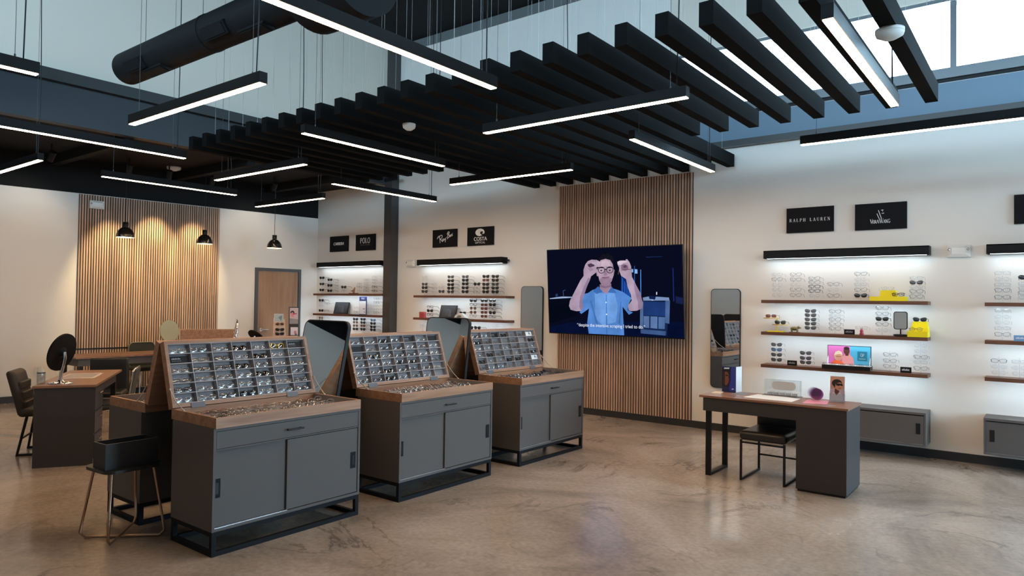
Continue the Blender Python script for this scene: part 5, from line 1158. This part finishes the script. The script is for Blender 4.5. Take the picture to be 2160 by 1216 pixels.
# desks by the slat wall
d2 = thing('desk', 'long walnut desk standing in front of the lit slat wall', 'desk', (-11.60, 4.05, 0))
obj('desk_top', bx(0, 0.72, 0, 1.65, 0.728, 0.75), DESKW, d2)
obj('apron', MB().box(0.66, 0.68, 0.04, 1.61, 0.62, 0.728).box(0.04, 0.66, 0.04, 0.06, 0.62, 0.728).box(0.04, 0.66, 1.59, 1.61, 0.62, 0.728), CAB, d2)
for x in (0.05, 0.62):
    for y in (0.06, 1.54): obj('leg', bx(x, x + 0.05, y, y + 0.05, 0, 0.62), BLK, d2)
chair('olive shell chair with pale piped edge behind the slat wall desk', (-11.78, 5.44, 0), PI / 2, 'shell')
round_mirror('gold-backed round vanity mirror in front of the slat wall', (-11.11, 5.47, 0.75), 12, 6, 0.175, 0.335, mat('pale gold back', (0.50, 0.45, 0.26), 0.35, 0.6), GOLD, face=mat('brushed pale gold', (0.62, 0.57, 0.36), 0.32, 0.9))
rcp = thing('reception_counter', 'brown wooden counter panel rising behind the nearest lid', 'counter', (-10.16, 5.17, 0), math.atan2(0.61, 0.33))
obj('front_panel', bx(0, 0.72, 0, 0.03, 0, 1.12), TRAYW, rcp)
obj('top_ledge', bx(-0.01, 0.73, 0, 0.22, 1.12, 1.145), TRAYW, rcp)
obj('side_panel', MB().box(0, 0.025, 0.03, 0.36, 0, 1.12).box(0.695, 0.72, 0.03, 0.36, 0, 1.12), TRAYW, rcp)
d3 = thing('desk', 'walnut desk by the door, mostly hidden behind the nearest lid', 'desk', (-11.45, 6.35, 0))
obj('desk_top', bx(0, 0.95, 0, 1.45, 0.738, 0.76), DESKW, d3)
obj('pedestal', bx(0.02, 0.93, 0.02, 0.4, 0, 0.738), CABD, d3)
for x in (0.05, 0.85): obj('leg', bx(x, x + 0.05, 1.36, 1.41, 0, 0.738), BLK, d3)
round_mirror('chrome round mirror seen almost edge-on by the door', (-11.15, 6.62, 0.76), 249, 6, 0.16, 0.35, CHROME)
round_mirror('round mirror with only its tilted black top showing near the door', (-10.95, 6.90, 0.76), 100, 45, 0.15, 0.21, mat('gloss black back', (0.008, 0.008, 0.009), 0.3))
sd = thing('sunglasses_stand', 'pale card stand with three stacked sunglasses in front of the door', 'display stand', (-10.79, 7.25, 0.76), math.radians(55))
obj('back_card', MB().prism([(-0.10, 0), (0.13, 0), (0.09, 0.50), (-0.10, 0.52)], 0.0, 0.02), mat('pale peach card', hexc('#d3b29b'), 0.6), sd)
art('header_print', [('#aab4b8', [(-0.085, 0.46), (0.06, 0.46), (0.06, 0.59), (-0.085, 0.59)]), ('#6f7f86', [(-0.07, 0.49), (-0.02, 0.53), (0.03, 0.47), (0.05, 0.57), (0.0, 0.55)])], sd, y0=-0.002)
obj('header_card', bx(-0.09, 0.065, 0.0, 0.01, 0.455, 0.595), PAPER, sd)
for k, (z, cd) in enumerate(((0.42, 'o'), (0.32, 'd'), (0.245, 'd'))):
    pw = Vector(loc_on((-10.79, 7.25), math.radians(55), 0.01, -0.03, 0.76 + z))
    glasses(cd, Matrix.Translation(pw) @ Matrix.Rotation(math.radians(55), 4, 'Z') @ Matrix.Scale(1.15, 4), '%s on the pale card stand by the door, %s from top' % (KIND[cd][5], ORD[k + 1]), 'sunglasses on the card stand', True, parts=False)
pr = thing('poster_rack', 'narrow dark rack holding two small portrait posters beside the door', 'poster stand', (-10.67, 7.46, 0.76), math.radians(55))
obj('rack', MB().box(-0.085, 0.085, 0.0, 0.015, 0, 0.72), mat('dark bronze rack', (0.03, 0.02, 0.017), 0.5), pr)
art('upper_poster', [('#c3b1b4', [(-0.07, 0.42), (0.075, 0.42), (0.075, 0.705), (-0.07, 0.705)]), ('#2a1a20', ell(-0.025, 0.62, 0.035, 0.035, 14)), ('#d98a98', [(-0.05, 0.55), (0.0, 0.53), (0.01, 0.60), (-0.03, 0.63), (-0.055, 0.6)]), ('#b0304a', [(-0.02, 0.585), (0.05, 0.595), (0.05, 0.61), (-0.02, 0.605)]), ('#8f8a8c', [(-0.07, 0.42), (0.075, 0.42), (0.075, 0.50), (-0.07, 0.52)])], pr)
art('lower_poster', [('#d5cbd0', [(-0.05, 0.22), (0.075, 0.22), (0.075, 0.36), (-0.05, 0.36)]), ('#c77f92', ell(0.03, 0.27, 0.025, 0.03, 12)), ('#5d4a50', [(0.02, 0.22), (0.06, 0.22), (0.05, 0.25), (0.03, 0.25)])], pr)
print('glasses', NG[0], 'objects', len(bpy.data.objects))
